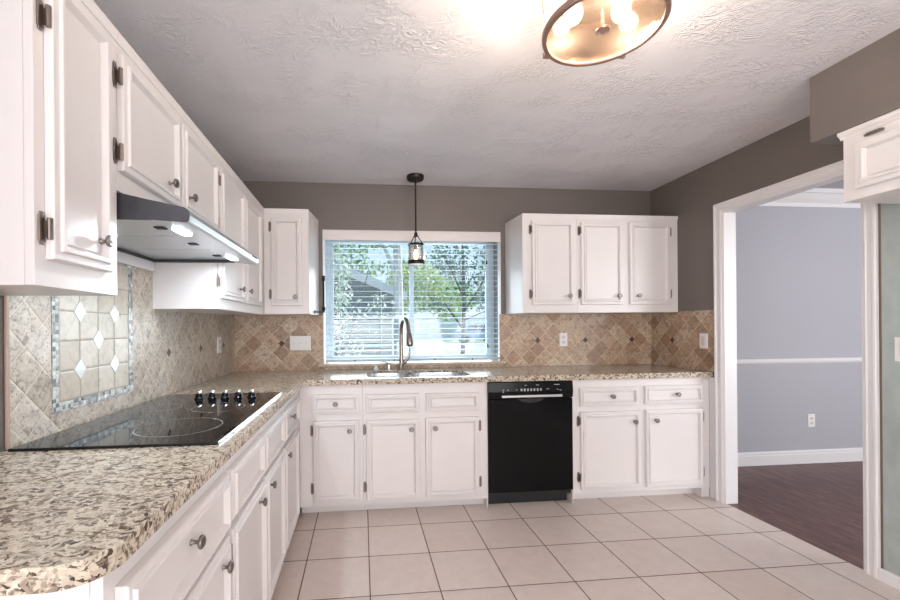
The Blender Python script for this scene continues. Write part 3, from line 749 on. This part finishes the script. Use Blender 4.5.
lv = MB().tube([(fx + .012, fy - .004, ZT + .05), (fx + .034, fy - .008, ZT + .070), (fx + .055, fy - .012, ZT + .098), (fx + .066, fy - .014, ZT + .135), (fx + .064, fy - .014, ZT + .175)], [.017, .015, .012, .009, .007], 12).build('lever', M['faucet'], fc, True)
# soap dispenser, air switch
sd = thing('soap_dispenser', 'small chrome soap dispenser with a bent spout left of the faucet', 'soap dispenser', (.212, 3.285, ZT))
MB().lathe([(0, 0), (.018, 0), (.018, .005), (.011, .009), (.010, .036), (.015, .038), (.015, .052), (.010, .058), (0, .058)], (.212, 3.285, ZT), (0, 0, 1), 18).build('pump', M['chrome'], sd, True)
MB().tube([(.206, 3.285, ZT + .050), (.180, 3.275, ZT + .066), (.155, 3.262, ZT + .070), (.143, 3.256, ZT + .060)], [.007, .006, .0055, .005], 10).build('spout', M['chrome'], sd, True)
ab = MB().lathe([(0, 0), (.020, 0), (.020, .008), (.016, .012), (.014, .030), (.010, .034), (0, .035)], (.108, 3.29, ZT), (0, 0, 1), 18).build('sink_button', M['plate'], None, True)
tag(ab, 'small pale round cap on the worktop left of the soap dispenser', 'button')

# --- dishwasher
dw = thing('dishwasher', 'black built in dishwasher between the white base cabinets', 'dishwasher', (1.157, 3.0, 0))
dx0, dx1, dyf = .853, 1.460, 2.737
MB().box(dx0 + .004, dx1 - .004, dyf + .03, 3.30, .07, .862).build('tub', M['black_matte'], dw)
MB().box(dx0, dx1, dyf, dyf + .029, .105, .748, .006, 3).build('door_panel', M['black'], dw)
cp = MB(); cp.prism([(dx0, dyf - .004, .752), (dx0, dyf - .010, .80), (dx0, dyf - .002, .866), (dx0, dyf + .029, .868), (dx0, dyf + .029, .752)], (dx1 - dx0, 0, 0))
cp = cp.build('control_panel', M['black'], dw, bev=.003)
MB().box(dx0 + .092, dx1 - .085, dyf - .024, dyf - .008, .762, .777, .003).build('handle', M['silver_bar'], dw)
b = MB(); cx = (dx0 + dx1) / 2     # finger pocket below the bar
b.prism([(cx - .10, dyf - .0022, .749), (cx + .10, dyf - .0022, .749), (cx + .06, dyf - .0022, .728), (cx, dyf - .0022, .718), (cx - .06, dyf - .0022, .728)], (0, .002, 0))
b.build('finger_pocket', M['black_matte'], dw)
def on_panel(z):
    return dyf - .010 + (z - .80) / .066 * .008
for i in range(7):
    xx = cx - .075 + i * .023; MB().box(xx, xx + .012, on_panel(.812) - .002, on_panel(.812) + .002, .803, .821, .001).build('button', M['print_grey'], cp)
for xx, ww, zz in ((cx - .17, .012, .812), (cx - .11, .014, .812), (cx - .045, .014, .842), (cx + .035, .022, .843), (cx + .11, .018, .816), (cx + .165, .040, .844), (cx + .185, .009, .812), (cx + .205, .012, .806)):
    MB().box(xx, xx + ww, on_panel(zz) - .0015, on_panel(zz) + .002, zz - .0022, zz + .0022).build('print_mark', M['print_grey'], cp)
b = MB(); xx = cx - .20; yy = on_panel(.80)
b.box(xx - .006, xx + .006, yy - .0015, yy + .003, .813, .816).box(xx - .0012, xx + .0012, yy - .0025, yy + .003, .798, .813).box(xx - .005, xx + .005, yy - .003, yy + .003, .795, .798)
b.build('goblet_icon', M['print_grey'], cp)
MB().box(dx0 + .01, dx1 - .01, dyf + .075, dyf + .095, .001, .100, .003).build('kick_plate', M['black_matte'], dw)
tag(MB().box(1.4605, 1.4665, YF + .001, YB - .02, .001, ZU - .001).build('filler_panel', M['paint']), 'narrow white filler strip at the right side of the dishwasher', 'panel')
tag(MB().box(.8465, .8525, YF + .001, YB - .02, .001, ZU - .001).build('filler_panel', M['paint']), 'narrow white filler strip at the left side of the dishwasher', 'panel')

# --- cooktop
ck = thing('cooktop', 'black ceramic glass cooktop with printed burner rings and five knobs', 'cooktop', (-.70, 1.73, ZT))
cx0, cx1, cy0, cy1 = -.988, -.420, 1.246, 2.150
cy1 = 2.185
gt = MB().box(cx0, cx1 - .004, cy0, cy1, ZT + .0002, ZT + .0085, .002).build('glass_top', M['glass_top'], ck)
MB().box(cx1 - .0038, cx1 - .0008, cy0 + .002, cy1 - .002, ZT + .0002, ZT + .0092, .0015).build('edge_trim', M['chrome'], ck)
def flat_ring(b, x, y, r, wd, z, n=64):
    A = []; B = []
    for i in range(n):
        t_ = 2 * math.pi * i / n; A.append(b.bm.verts.new((x + r * math.cos(t_), y + r * math.sin(t_), z))); B.append(b.bm.verts.new((x + (r - wd) * math.cos(t_), y + (r - wd) * math.sin(t_), z)))
    for i in range(n): b.bm.faces.new([A[i], A[(i + 1) % n], B[(i + 1) % n], B[i]])
for x, y, r in ((-.605, 1.80, .105), (-.62, 1.462, .135), (-.855, 1.83, .085), (-.86, 1.50, .09)):
    b = MB(); flat_ring(b, x, y, r, .0028, ZT + .0088)
    b.build('burner_ring', M['ring'], gt)
for i, x in enumerate((-.770, -.711, -.652, -.591, -.528)):
    b = MB(); b.lathe([(0, 0), (.021, 0), (.021, .004), (.017, .008), (.0165, .022), (.014, .026), (0, .027)], (x, 2.025, ZT + .009), (0, 0, 1), 20)
    kb = b.build('control_knob', M['black'], ck, True); kb['label'] = 'black control knob with a silver grip'
    MB().box(x - .0055, x + .0055, 2.009, 2.041, ZT + .0355, ZT + .046, .002).build('grip', M['chrome'], kb)

# ------------------------------------------------------------------ upper cabinets
ZB0, ZB1 = 1.352, 2.115
XU, YU = -.705, 3.05
CROWN = [(0, 2.086), (.003, 2.086), (.004, 2.094), (.006, 2.102), (.007, 2.107), (.007, 2.117), (0, 2.117)]
def upper_left(y0, y1, z0, label, fronts, near_end=False, zc=ZB1):
    c = thing('wall_cabinet', label, 'cabinet', (XL + .15, (y0 + y1) / 2, z0))
    MB().box(XL + .001, XU - .0205, y0, y1, z0, 2.117).build('carcass', M['paint'], c, bev=.001)
    MB().box(XU - .02, XU, y0, y1, z0, 2.117).build('face_frame', M['paint'], c, bev=.0015)
    MB().prism([(XU + d + .0003, y0, z) for d, z in CROWN], (0, y1 - y0, 0)).build('crown_molding', M['paint'], c)
    for kind, a0, a1, z0_, z1_, kn, hg, hz in fronts:
        front(c, kind, 'left', XU, a0, a1, z0_, z1_, PROF_U, kn, hg, hz)
    return c
upper_left(.960, 1.2635, ZB0 - .004, 'nearest white wall cabinet at the left, full height with one door',
           [('door', .990, 1.214, 1.408, 2.06, (1.166, 1.486, .012), 'lo', (1.476, 1.950))])
upper_left(1.2645, 2.0855, 1.655, 'short white two door wall cabinet above the range hood',
           [('door', 1.225, 1.639, 1.715, 2.045, (1.600, 1.779, .014), 'lo', (1.765, 1.972)) if False else ('door', 1.266, 1.648, 1.712, 2.052, (1.560, 1.779, .014), 'lo', (1.765, 1.985)),
            ('door', 1.668, 2.062, 1.712, 2.052, (1.733, 1.780, .014), 'hi', (1.765, 1.985))])
upper_left(2.0865, YU - .0005, ZB0 - .004, 'white two door wall cabinet between the range hood and the inner corner',
           [('door', 2.100, 2.502, 1.400, 2.045, (2.420, 1.474, .014), 'lo', None), ('door', 2.522, 2.905, 1.400, 2.045, (2.580, 1.476, .014), 'hi', None)])

def upper_back(x0, x1, label, fronts, ang=None, xb0=None, xb1=None):
    c = thing('wall_cabinet', label, 'cabinet', ((x0 + x1) / 2, YB - .15, ZB0))
    xa, xbk = (xb0 if xb0 is not None else x0), (xb1 if xb1 is not None else x1)
    yb = YB - .0005
    poly = [(x0, YU + .0205), (x1, YU + .0205), (xbk, yb), (xa, yb)]
    MB().prism([(p[0], p[1], ZB0) for p in poly], (0, 0, 2.117 - ZB0)).build('carcass', M['paint'], c, bev=.001)
    MB().box(x0, x1, YU, YU + .02, ZB0, 2.117).build('face_frame', M['paint'], c, bev=.0015)
    MB().prism([(x0, YU - d - .0003, z) for d, z in CROWN], (x1 - x0, 0, 0)).build('crown_molding', M['paint'], c)
    for a0, a1, z0_, z1_, kn, hg in fronts:
        front(c, 'door', 'back', YU, a0, a1, z0_, z1_, PROF_U, kn, hg)
    return c
upper_back(XU + .001, -.383, 'white one door corner wall cabinet left of the window', [(-.648, -.432, 1.412, 2.052, (-.478, 1.476, .014), 'lo')], xb0=XL + .001, xb1=-.343)
upper_back(1.232, 1.669, 'white one door wall cabinet right of the window with an angled side', [(1.303, 1.642, 1.412, 2.060, (1.598, 1.480, .014), 'lo')], xb0=1.205)
upper_back(1.670, 2.5145, 'white two door wall cabinet in the right corner above the outlet', [(1.698, 2.042, 1.414, 2.055, (2.002, 1.482, .014), 'lo'), (2.098, 2.440, 1.414, 2.058, (2.166, 1.482, .014), 'hi')])

# small cabinet over the refrigerator alcove
oc = thing('wall_cabinet', 'small white cabinet over the green grey alcove beside the doorway', 'cabinet', (2.35, 1.2, 1.795))
MB().box(2.185, XR - .0085, .75, 1.648, 1.795, 2.1075).build('carcass', M['paint'], oc)
MB().box(2.165, 2.1845, .75, 1.648, 1.795, 2.1075).build('face_frame', M['paint'], oc, bev=.0015)
MB().prism([(2.165 - d - .0003, .75, z) for d, z in [(0, 2.075), (.005, 2.075), (.008, 2.084), (.018, 2.092), (.022, 2.099), (.022, 2.1075), (0, 2.1075)]], (0, .905, 0)).build('crown_molding', M['paint'], oc)
d = front(oc, 'door', 'right', 2.165, 1.130, 1.592, 1.838, 2.036, PROF_U)
b = MB(); b.tube([(2.155, 1.560, 2.056), (2.150, 1.550, 2.058), (2.150, 1.508, 2.058), (2.155, 1.498, 2.056)], .0055, 10).box(2.1555, 2.1645, 1.500, 1.558, 2.053, 2.063, .001)
b.build('latch_bar', M['hinge'], oc)

# ------------------------------------------------------------------ range hood
hd = thing('range_hood', 'stainless and charcoal range hood under the short wall cabinet, both lamps lit', 'range hood', (-.76, 1.68, 1.57))
hy0, hy1 = 1.272, 2.083
prof = [(XL + .007, 1.572), (-.625, 1.572), (-.515, 1.566), (-.508, 1.574), (-.506, 1.588), (-.510, 1.600), (-.522, 1.611), (-.62, 1.631), (-.704, 1.650), (XL + .007, 1.6535)]
b = MB(); b.prism([(x, hy0, z) for x, z in [(XL + .007, 1.60), (-.615, 1.60)] + prof[6:]], (0, hy1 - hy0, 0)); 
b.box(XL + .0071, -.615, hy0, hy0 + .006, 1.572, 1.6).box(XL + .0071, -.615, hy1 - .006, hy1, 1.572, 1.6).box(XL + .0071, XL + .02, hy0 + .006, hy1 - .006, 1.572, 1.6)
b.build('canopy', M['hood_dark'], hd)
lipp = [(-.6148, 1.601), (-.6148, 1.572), (-.515, 1.566), (-.508, 1.572), (-.5055, 1.588), (-.509, 1.601), (-.5215, 1.6105)]
b = MB(); b.prism([(x, hy0, z) for x, z in lipp], (0, hy1 - hy0, 0)); lip = b.build('front_lip', M['hood_steel'], hd, bev=.001)
for y0, y1 in ((1.2725, 1.278), (2.077, 2.0825)):
    MB().prism([(x, y0 - .002 if y0 < 1.5 else y1 - .0005, z) for x, z in lipp + [(-.615, 1.63)]], (0, .0015, 0)).build('end_cap', M['hood_dark'], hd)
for k in range(3):
    y0 = hy0 + .010 + k * .264
    f = MB().box(XL + .024, -.619, y0, y0 + .258, 1.584, 1.592, .002).build('grease_filter', M['hood_steel'], hd)
    MB().box(-.672, -.640, y0 + .12, y0 + .15, 1.580, 1.5838, .001).build('latch', M['black_matte'], f)
for yc in (1.41, 1.925):
    MB().box(-.600, -.570, yc - .042, yc + .042, 1.5655, 1.5690, .001).build('lamp_lens', M['led'], hd)
    light('hood_lamp', 'AREA', (-.585, yc, 1.562), 2.1, (0.80, 0.90, 1.0), size=.03, size_y=.10)
for i in range(5):
    yy = 1.965 + i * .017; MB().box(-.5075, -.5045, yy, yy + .010, 1.584, 1.592, .001).build('button', M['black_matte'], lip)

struct(MB().box(XL + .0005, XL + .018, 1.275, 2.080, 1.528, 1.5715).build('trim_5', M['trim']), 'white wooden strip on the wall under the back of the range hood', 'trim')
# ------------------------------------------------------------------ lamps
cl = thing('ceiling_lamp', 'round flush ceiling lamp with bronze rings and seeded glass, lit', 'lamp', (.775, 1.24, ZC))
lx, ly, lr = .775, 1.245, .178
MB().lathe([(0, 0), (.168, 0), (.168, -.012), (.160, -.02), (0, -.02)], (lx, ly, ZC), (0, 0, 1), 48).build('ceiling_plate', plain('peach_enamel', (.50, .37, .29), .35, .3, noise=.05), cl, True)
MB().lathe([(lr + .002, 2.33), (lr + .006, 2.33), (lr + .006, 2.345), (lr + .002, 2.345), (lr + .002, 2.33)], (lx, ly, 0), (0, 0, 1), 64).build('upper_ring', M['copper'], cl, True)
MB().lathe([(lr - .008, 2.194), (lr + .004, 2.194), (lr + .007, 2.198), (lr + .007, 2.212), (lr + .004, 2.214), (lr - .001, 2.214), (lr - .001, 2.200), (lr - .008, 2.200), (lr - .008, 2.194)], (lx, ly, 0), (0, 0, 1), 64).build('lower_ring', M['copper'], cl, True)
MB().lathe([(lr - .002, 2.215), (lr - .002, 2.385), (lr - .005, 2.385), (lr - .005, 2.215), (lr - .002, 2.215)], (lx, ly, 0), (0, 0, 1), 64).build('glass_drum', M['seeded'], cl, True)
MB().lathe([(0, 2.2015), (lr - .0085, 2.2015), (lr - .0085, 2.2055), (0, 2.2055)], (lx, ly, 0), (0, 0, 1), 64).build('glass_bottom', M['seeded_bottom'], cl, True)
MB().lathe([(0, 2.183), (.006, 2.185), (.010, 2.190), (.021, 2.193), (.021, 2.1995), (.008, 2.201), (0, 2.201)], (lx, ly, 0), (0, 0, 1), 24).build('finial', M['copper'], cl, True)
MB().tube([(lx, ly, 2.206), (lx, ly, 2.40)], .005, 10).build('stem', M['chrome'], cl, True)
for k in range(4):
    a = math.radians(40 + 90 * k); px, py = lx + lr * math.cos(a), ly + lr * math.sin(a)
    MB().box(px - .012 + .01 * math.cos(a), px + .012 + .01 * math.cos(a), py - .006 + .01 * math.sin(a), py + .006 + .01 * math.sin(a), 2.194, 2.212, .002).build('clip', M['copper'], cl)
for k in range(3):
    a = math.radians(20 + 120 * k); px, py = lx + .088 * math.cos(a), ly + .088 * math.sin(a)
    bo = MB().sphere((px, py, 2.285), .03, (1, 1, 1.15)).build('bulb', M['bulb'], cl, True)
    light('ceiling_lamp_light', 'POINT', (lx + .125 * math.cos(a), ly + .125 * math.sin(a), 2.25), 7.5, (1.0, 0.88, 0.78), shadow_soft_size=.03)
    MB().lathe([(0, 0), (.014, 0), (.014, .05), (0, .05)], (px, py, 2.318), (0, 0, 1), 14).build('socket', M['plate'], cl, True)

pd = thing('pendant_lamp', 'small bronze lantern pendant with clear glass hanging before the window', 'lamp', (.42, 3.15, ZC))
px, py = .42, 3.15
MB().lathe([(0, 0), (.066, 0), (.066, -.022), (.060, -.032), (.012, -.036), (0, -.036)], (px, py, ZC), (0, 0, 1), 32).build('canopy', M['bronze'], pd, True)
MB().tube([(px, py, 2.395), (px, py, 1.945)], .0065, 10).build('rod', M['bronze'], pd, True)
b = MB()
for k in range(3):
    a = math.radians(15 + 120 * k); c_, s_ = math.cos(a), math.sin(a)
    b.tube([(px + .004 * c_, py + .004 * s_, 1.972), (px + .016 * c_, py + .016 * s_, 1.955), (px + .045 * c_, py + .045 * s_, 1.915), (px + .060 * c_, py + .060 * s_, 1.894)], .0042, 8)
b.lathe([(0, 1.985), (.012, 1.98), (.014, 1.955), (.009, 1.945), (0, 1.944)], (px, py, 0), (0, 0, 1), 16)
b.build('bail', M['bronze'], pd, True)
MB().lathe([(0, 1.905), (.022, 1.903), (.060, 1.893), (.065, 1.886), (.065, 1.880), (0, 1.880)], (px, py, 0), (0, 0, 1), 32).build('cap', M['bronze'], pd, True)
MB().lathe([(.058, 1.765), (.058, 1.8795), (.055, 1.8795), (.055, 1.765), (.058, 1.765)], (px, py, 0), (0, 0, 1), 40).build('glass_shade', M['lantern'], pd, True)
MB().lathe([(.052, 1.735), (.066, 1.735), (.067, 1.750), (.064, 1.764), (.054, 1.764), (.052, 1.735)], (px, py, 0), (0, 0, 1), 40).build('lower_ring', M['bronze'], pd, True)
MB().lathe([(0, 1.736), (.0518, 1.736), (.0518, 1.739), (0, 1.739)], (px, py, 0), (0, 0, 1), 32).build('glass_bottom', plain('frosted_amber_glass', (.75, .42, .30), .4, noise=.05), pd, True)
MB().lathe([(0, 1.8798), (.014, 1.8798), (.014, 1.852), (0, 1.850)], (px, py, 0), (0, 0, 1), 16).build('socket', M['bronze'], pd, True)
MB().lathe([(.0, 1.849), (.010, 1.846), (.015, 1.825), (.016, 1.800), (.012, 1.778), (0, 1.770)], (px, py, 0), (0, 0, 1), 16).build('bulb', M['filament'], pd, True)

# ------------------------------------------------------------------ plates, outlets
def plate(name, label, cat, side, plane, a, z, wd, ht, kind, n=1, group=None):
    u, nrm, _ = ORI[side]
    o = thing(name, label, cat, wpt(side, plane, a, z))
    lo = a - wd / 2 if side != 'right' else a + wd / 2
    b = MB(); b.loops((wpt(side, plane, lo, z - ht / 2, .0003), u, Vector((0, 0, 1)), nrm), wd, ht, [(0, 0), (0, .003), (.004, .006)])
    p = b.build('cover_plate', M['plate'], o)
    for k in range(n):
        off = (k - (n - 1) / 2) * .046
        ac = a + off
        if kind == 'outlet':
            for dz in (-.021, .021):
                b = MB(); lo = ac - .0165 if side != 'right' else ac + .0165
                b.loops((wpt(side, plane, lo, z + dz - .014, .0062), u, Vector((0, 0, 1)), nrm), .033, .028, [(0, 0), (.001, .002)])
                s_ = b.build('socket', M['socket'], o)
                for q in (-.006, .006):
                    b = MB(); l2 = ac + q - .0012 if side != 'right' else ac + q + .0012
                    b.loops((wpt(side, plane, l2, z + dz - .004, .0082), u, Vector((0, 0, 1)), nrm), .0024, .010, [(0, 0), (0, .0006)]); b.build('slot', M['black_matte'], s_)
        elif kind == 'rocker':
            b = MB(); lo = ac - .0165 if side != 'right' else ac + .0165
            b.loops((wpt(side, plane, lo, z - .033, .0062), u, Vector((0, 0, 1)), nrm), .033, .066, [(0, 0), (.001, .003), (.004, .004)]); b.build('rocker', M['socket'], o)
        else:
            b = MB(); lo = ac - .005 if side != 'right' else ac + .005
            b.loops((wpt(side, plane, lo, z - .010, .0062), u, Vector((0, 0, 1)), nrm), .010, .020, [(0, 0), (.001, .006), (.003, .012)]); b.build('toggle', M['socket'], o)
    return o
plate('electrical_outlet', 'white outlet on the tile under the right wall cabinets', 'outlet', 'back', YB - t, 1.706, 1.133, .071, .113, 'outlet')
plate('light_switch', 'white three gang switch plate on the tile left of the window', 'switch', 'back', YB - t, -.493, 1.129, .165, .115, 'toggle', 3)
plate('light_switch', 'white switch plate on the right wall tile beside the doorway casing', 'switch', 'right', XR - t, 2.797, 1.131, .073, .113, 'rocker')
plate('electrical_outlet', 'white outlet on the left wall tile near the inner corner', 'outlet', 'left', XL + t, 2.995, 1.136, .075, .113, 'outlet')
plate('electrical_outlet', 'white outlet low on the lavender grey wall beyond the doorway', 'outlet', 'back', 3.32, 4.014, .38, .073, .116, 'outlet')
plate('light_switch', 'white switch plate on the green grey alcove wall at the right edge', 'switch', 'right', XR - .008, 1.668, 1.127, .075, .116, 'rocker')

# paper towel holder on the angled cabinet side
ph = thing('paper_towel_holder', 'black upright paper towel rod on the side of the corner cabinet by the window', 'holder', (-.30, 3.2, 1.37))
b = MB(); b.tube([(-.293, 3.2, 1.372), (-.293, 3.2, 1.640)], .0075, 10)
for zz in (1.395, 1.625): b.lathe([(0, -.02), (.008, -.018), (.014, -.005), (.014, .005), (.008, .018), (0, .02)], (-.293, 3.2, zz), (0, 0, 1), 14)
b.lathe([(0, -.006), (.013, -.005), (.013, .005), (0, .006)], (-.293, 3.2, 1.645), (0, 0, 1), 14)
b.build('rod', M['bronze'], ph, True)
b = MB(); b.tube([(-.3605, 3.2, 1.372), (-.285, 3.2, 1.372)], .004, 8).lathe([(0, 0), (.014, 0), (.014, .004), (0, .005)], (-.3622, 3.2, 1.372), (1, 0, -.0), 14)
b.build('arm', M['bronze'], ph, True)

# ------------------------------------------------------------------ outside
struct(MB().box(-30, 40, YB + .26, 60, -.35, -.25).build('ground', M['concrete']), 'pale sunlit paving outside the window', 'ground')
g_ = MB().box(-8, 30, 41, 45, -.2498, -.235).build('ground_lawn', M['grass']); struct(g_, 'lawn strip far outside the window', 'ground')
hs = thing('neighbour_house', 'blue grey sided house with a grey gable roof outside the left pane', 'house', (-2.5, 9.5, -.25))
MB().prism([(-6.2, 9.0, -.249), (.66, 9.0, -.249), (.66, 9.0, 2.0), (-2.2, 9.0, 3.1), (-6.2, 9.0, 1.75)], (0, 6, 0)).build('wall', M['siding'], hs)
b = MB(); b.prism([(.92, 8.6, 1.98), (-.30, 8.6, 2.55), (-2.2, 8.6, 3.28), (-2.2, 8.6, 3.14), (-.30, 8.6, 2.40), (.92, 8.6, 1.84)], (0, 6.8, 0)); b.prism([(-2.2, 8.6, 3.14), (-2.2, 8.6, 3.28), (-6.5, 8.6, 1.8), (-6.5, 8.6, 1.66)], (0, 6.8, 0))
b.build('roof', M['roof'], hs)
MB().prism([(.94, 8.56, 1.99), (-2.2, 8.56, 3.30), (-2.2, 8.56, 3.12), (.94, 8.56, 1.81)], (0, .04, 0)).build('fascia', plain('white_fascia', (.6, .64, .66), .6, noise=.05), hs)
MB().box(-.55, .05, 8.97, 8.9995, .9, 1.9).build('vent', M['siding'], hs)

def foliage(b, c, rad, n, sz, flat=1.0):
    for _ in range(n):
        while True:
            p = Vector((rnd.uniform(-1, 1), rnd.uniform(-1, 1), rnd.uniform(-1, 1)))
            if p.length <= 1: break
        p = Vector(c) + Vector((p.x * rad[0], p.y * rad[1], p.z * rad[2]))
        d = Vector((rnd.uniform(-1, 1), rnd.uniform(-1, 1), rnd.uniform(-1, 1))).normalized()
        e = d.cross(Vector((rnd.uniform(-1, 1), rnd.uniform(-1, 1), rnd.uniform(-1, 1)))).normalized()
        s_ = sz * rnd.uniform(.6, 1.3)
        q = [p - d * s_, p + e * s_ * .45, p + d * s_, p - e * s_ * .45]
        b.bm.faces.new([b.bm.verts.new(v) for v in q])
def tree(label, base, trunk, clumps, leaves, bark, sz, name='tree'):
    tr = thing(name, label, 'tree' if name == 'tree' else 'shrub', base)
    b = MB()
    for pts, rs in trunk: b.tube(pts, rs, 8)
    b.build('trunk', bark, tr, True)
    b = MB()
    for c, rad, n in clumps: foliage(b, c, rad, n, sz)
    b.build('foliage', leaves, tr)
    return tr
tree('leafy shrub with pale sunlit leaves in front of the house at the left pane', (-.35, 6.4, -.25),
     [([(-.35, 6.4, -.25), (-.38, 6.42, 1.0), (-.45, 6.45, 2.2)], [.04, .03, .015]), ([(-.36, 6.4, .5), (-.1, 6.4, 1.4), (.1, 6.4, 2.1)], [.02, .015, .008])],
     [((-.42, 6.4, 2.0), (.30, .45, .65), 620), ((-.05, 6.4, 1.3), (.45, .4, .45), 70), ((-.25, 6.4, .95), (.35, .4, .35), 60), ((.3, 6.4, 1.6), (.22, .3, .22), 50), ((-.4, 6.3, 1.3), (.25, .3, .6), 90)],
     M['leaf_pale'], M['bark'], .045, 'shrub')
tree('tree with a pale trunk standing between the house and the window middle', (1.02, 9.9, -.25) if False else (.72, 8.1, -.25),
     [([(.72, 8.1, -.25), (.73, 8.1, 1.2), (.72, 8.12, 2.3), (.70, 8.15, 3.6)], [.11, .10, .09, .07]), ([(.72, 8.1, 2.2), (.45, 8.0, 2.8), (.0, 7.9, 3.0)], [.05, .035, .02])],
     [((-.1, 7.7, 2.95), (.9, .6, .28), 700), ((.35, 7.8, 3.3), (.9, .7, .35), 500), ((.3, 7.6, 2.35), (.35, .3, .12), 40)],
     M['leaf_green'], M['bark_pale'], .06)
tree('yellow green bushy tree beyond the right pane', (2.0, 16.5, -.25),
     [([(2.0, 16.5, -.25), (2.0, 16.5, 1.5), (2.1, 16.5, 3.0)], [.12, .1, .06])],
     [((2.2, 16.5, 2.9), (1.2, .9, 1.15), 2200), ((3.6, 16.8, 2.4), (1.2, .8, .9), 1300), ((1.3, 16.5, 2.3), (.5, .6, .8), 500)], M['leaf_yellow'], M['bark'], .10)
tree('slender tree with dark branching trunk in the right pane', (2.45, 9.6, -.25),
     [([(2.36, 9.6, -.25), (2.40, 9.6, 1.0), (2.43, 9.6, 1.9), (2.40, 9.6, 3.2)], [.06, .05, .045, .025]),
      ([(2.40, 9.6, 1.2), (2.0, 9.5, 1.7), (1.6, 9.5, 1.85)], [.03, .02, .01]), ([(2.42, 9.6, 1.6), (2.8, 9.5, 2.2), (3.1, 9.5, 2.9)], [.03, .02, .01]),
      ([(2.43, 9.6, 1.9), (2.1, 9.5, 2.6), (1.8, 9.5, 3.1)], [.025, .018, .008]), ([(2.41, 9.6, 1.4), (2.9, 9.6, 1.6), (3.3, 9.6, 1.75)], [.02, .014, .008])],
     [((2.7, 9.6, 2.8), (.75, .5, .6), 500), ((1.95, 9.5, 2.9), (.45, .4, .35), 230), ((3.0, 9.6, 1.85), (.5, .4, .35), 200), ((1.7, 9.4, 1.75), (.35, .3, .18), 90), ((2.4, 9.5, 2.0), (.5, .4, .4), 160)], M['leaf_dark'], M['bark'], .055)
for i, (x, y, s_) in enumerate(((-1.5, 26, 1.6), (5.5, 52, 2.4), (11.5, 54, 2.5), (17.5, 52, 2.4))):
    lab = ('tall green tree far behind the house roof', 'dark green tree far behind the yellow green tree', 'dark green tree far behind the parked car', 'rightmost of the distant dark green trees')[i]
    tree(lab, (x, y, -.25), [([(x, y, -.25), (x, y, 3)], [.2, .12])], [((x, y, 3.0 * s_ - .3), (2.6, 1.6, 1.7 * s_ * .8), 1600)], M['leaf_green'] if i in (0, 3) else M['leaf_dark'], M['bark'], .17)
# low garden wall / pale fence far off
tag(MB().box(3, 30, 46, 46.2, -.249, 2.6).build('garden_fence', M['outer_white']), 'long pale fence beyond the parked car', 'fence')
# parked car
car = thing('parked_car', 'dark windowed blue silver car parked far outside the right pane', 'car', (11.0, 38.8, -.25))
ox, oy = 8.9, 38.0
b = MB(); side = [(0, .05), (-.05, .60), (.1, .78), (.8, .86), (1.3, 1.42), (2.9, 1.46), (3.5, .90), (4.2, .80), (4.25, .05)]
b.prism([(ox + x, oy, z) for x, z in side], (0, 1.7, 0)); bd = b.build('body', M['car_paint'], car, bev=.05)
MB().prism([(ox + .92, oy - .02, .88), (ox + 1.34, oy - .02, 1.34), (ox + 1.95, oy - .02, 1.36), (ox + 1.95, oy - .02, .88)], (0, .019, 0)).build('side_window', M['car_glass'], bd)
MB().prism([(ox + 2.05, oy - .02, .88), (ox + 2.05, oy - .02, 1.36), (ox + 2.85, oy - .02, 1.37), (ox + 3.32, oy - .02, .88)], (0, .019, 0)).build('side_window', M['car_glass'], bd)
for xx in (.85, 3.35):
    for yy in (-.06, 1.57):
        MB().lathe([(0, 0), (.33, 0), (.35, .03), (.35, .16), (.33, .19), (0, .19)], (ox + xx, oy + yy, .10), (0, 1, 0), 24).build('wheel', M['tyre'], car, True)

# ------------------------------------------------------------------ groups of repeats
for pre, grp in (('base_cabinet', 'white base cabinets'), ('wall_cabinet', 'white wall cabinets'), ('electrical_outlet', 'electrical outlets on the walls'),
                 ('light_switch', 'switch plates on the walls'), ('tree', 'trees outside the window'), ('filler_panel', 'filler strips beside the dishwasher'),
                 ('tile_backsplash', 'tile backsplashes above the worktop')):
    for o in bpy.data.objects:
        if o.parent is None and o.name.split('.')[0] == pre: o['group'] = grp
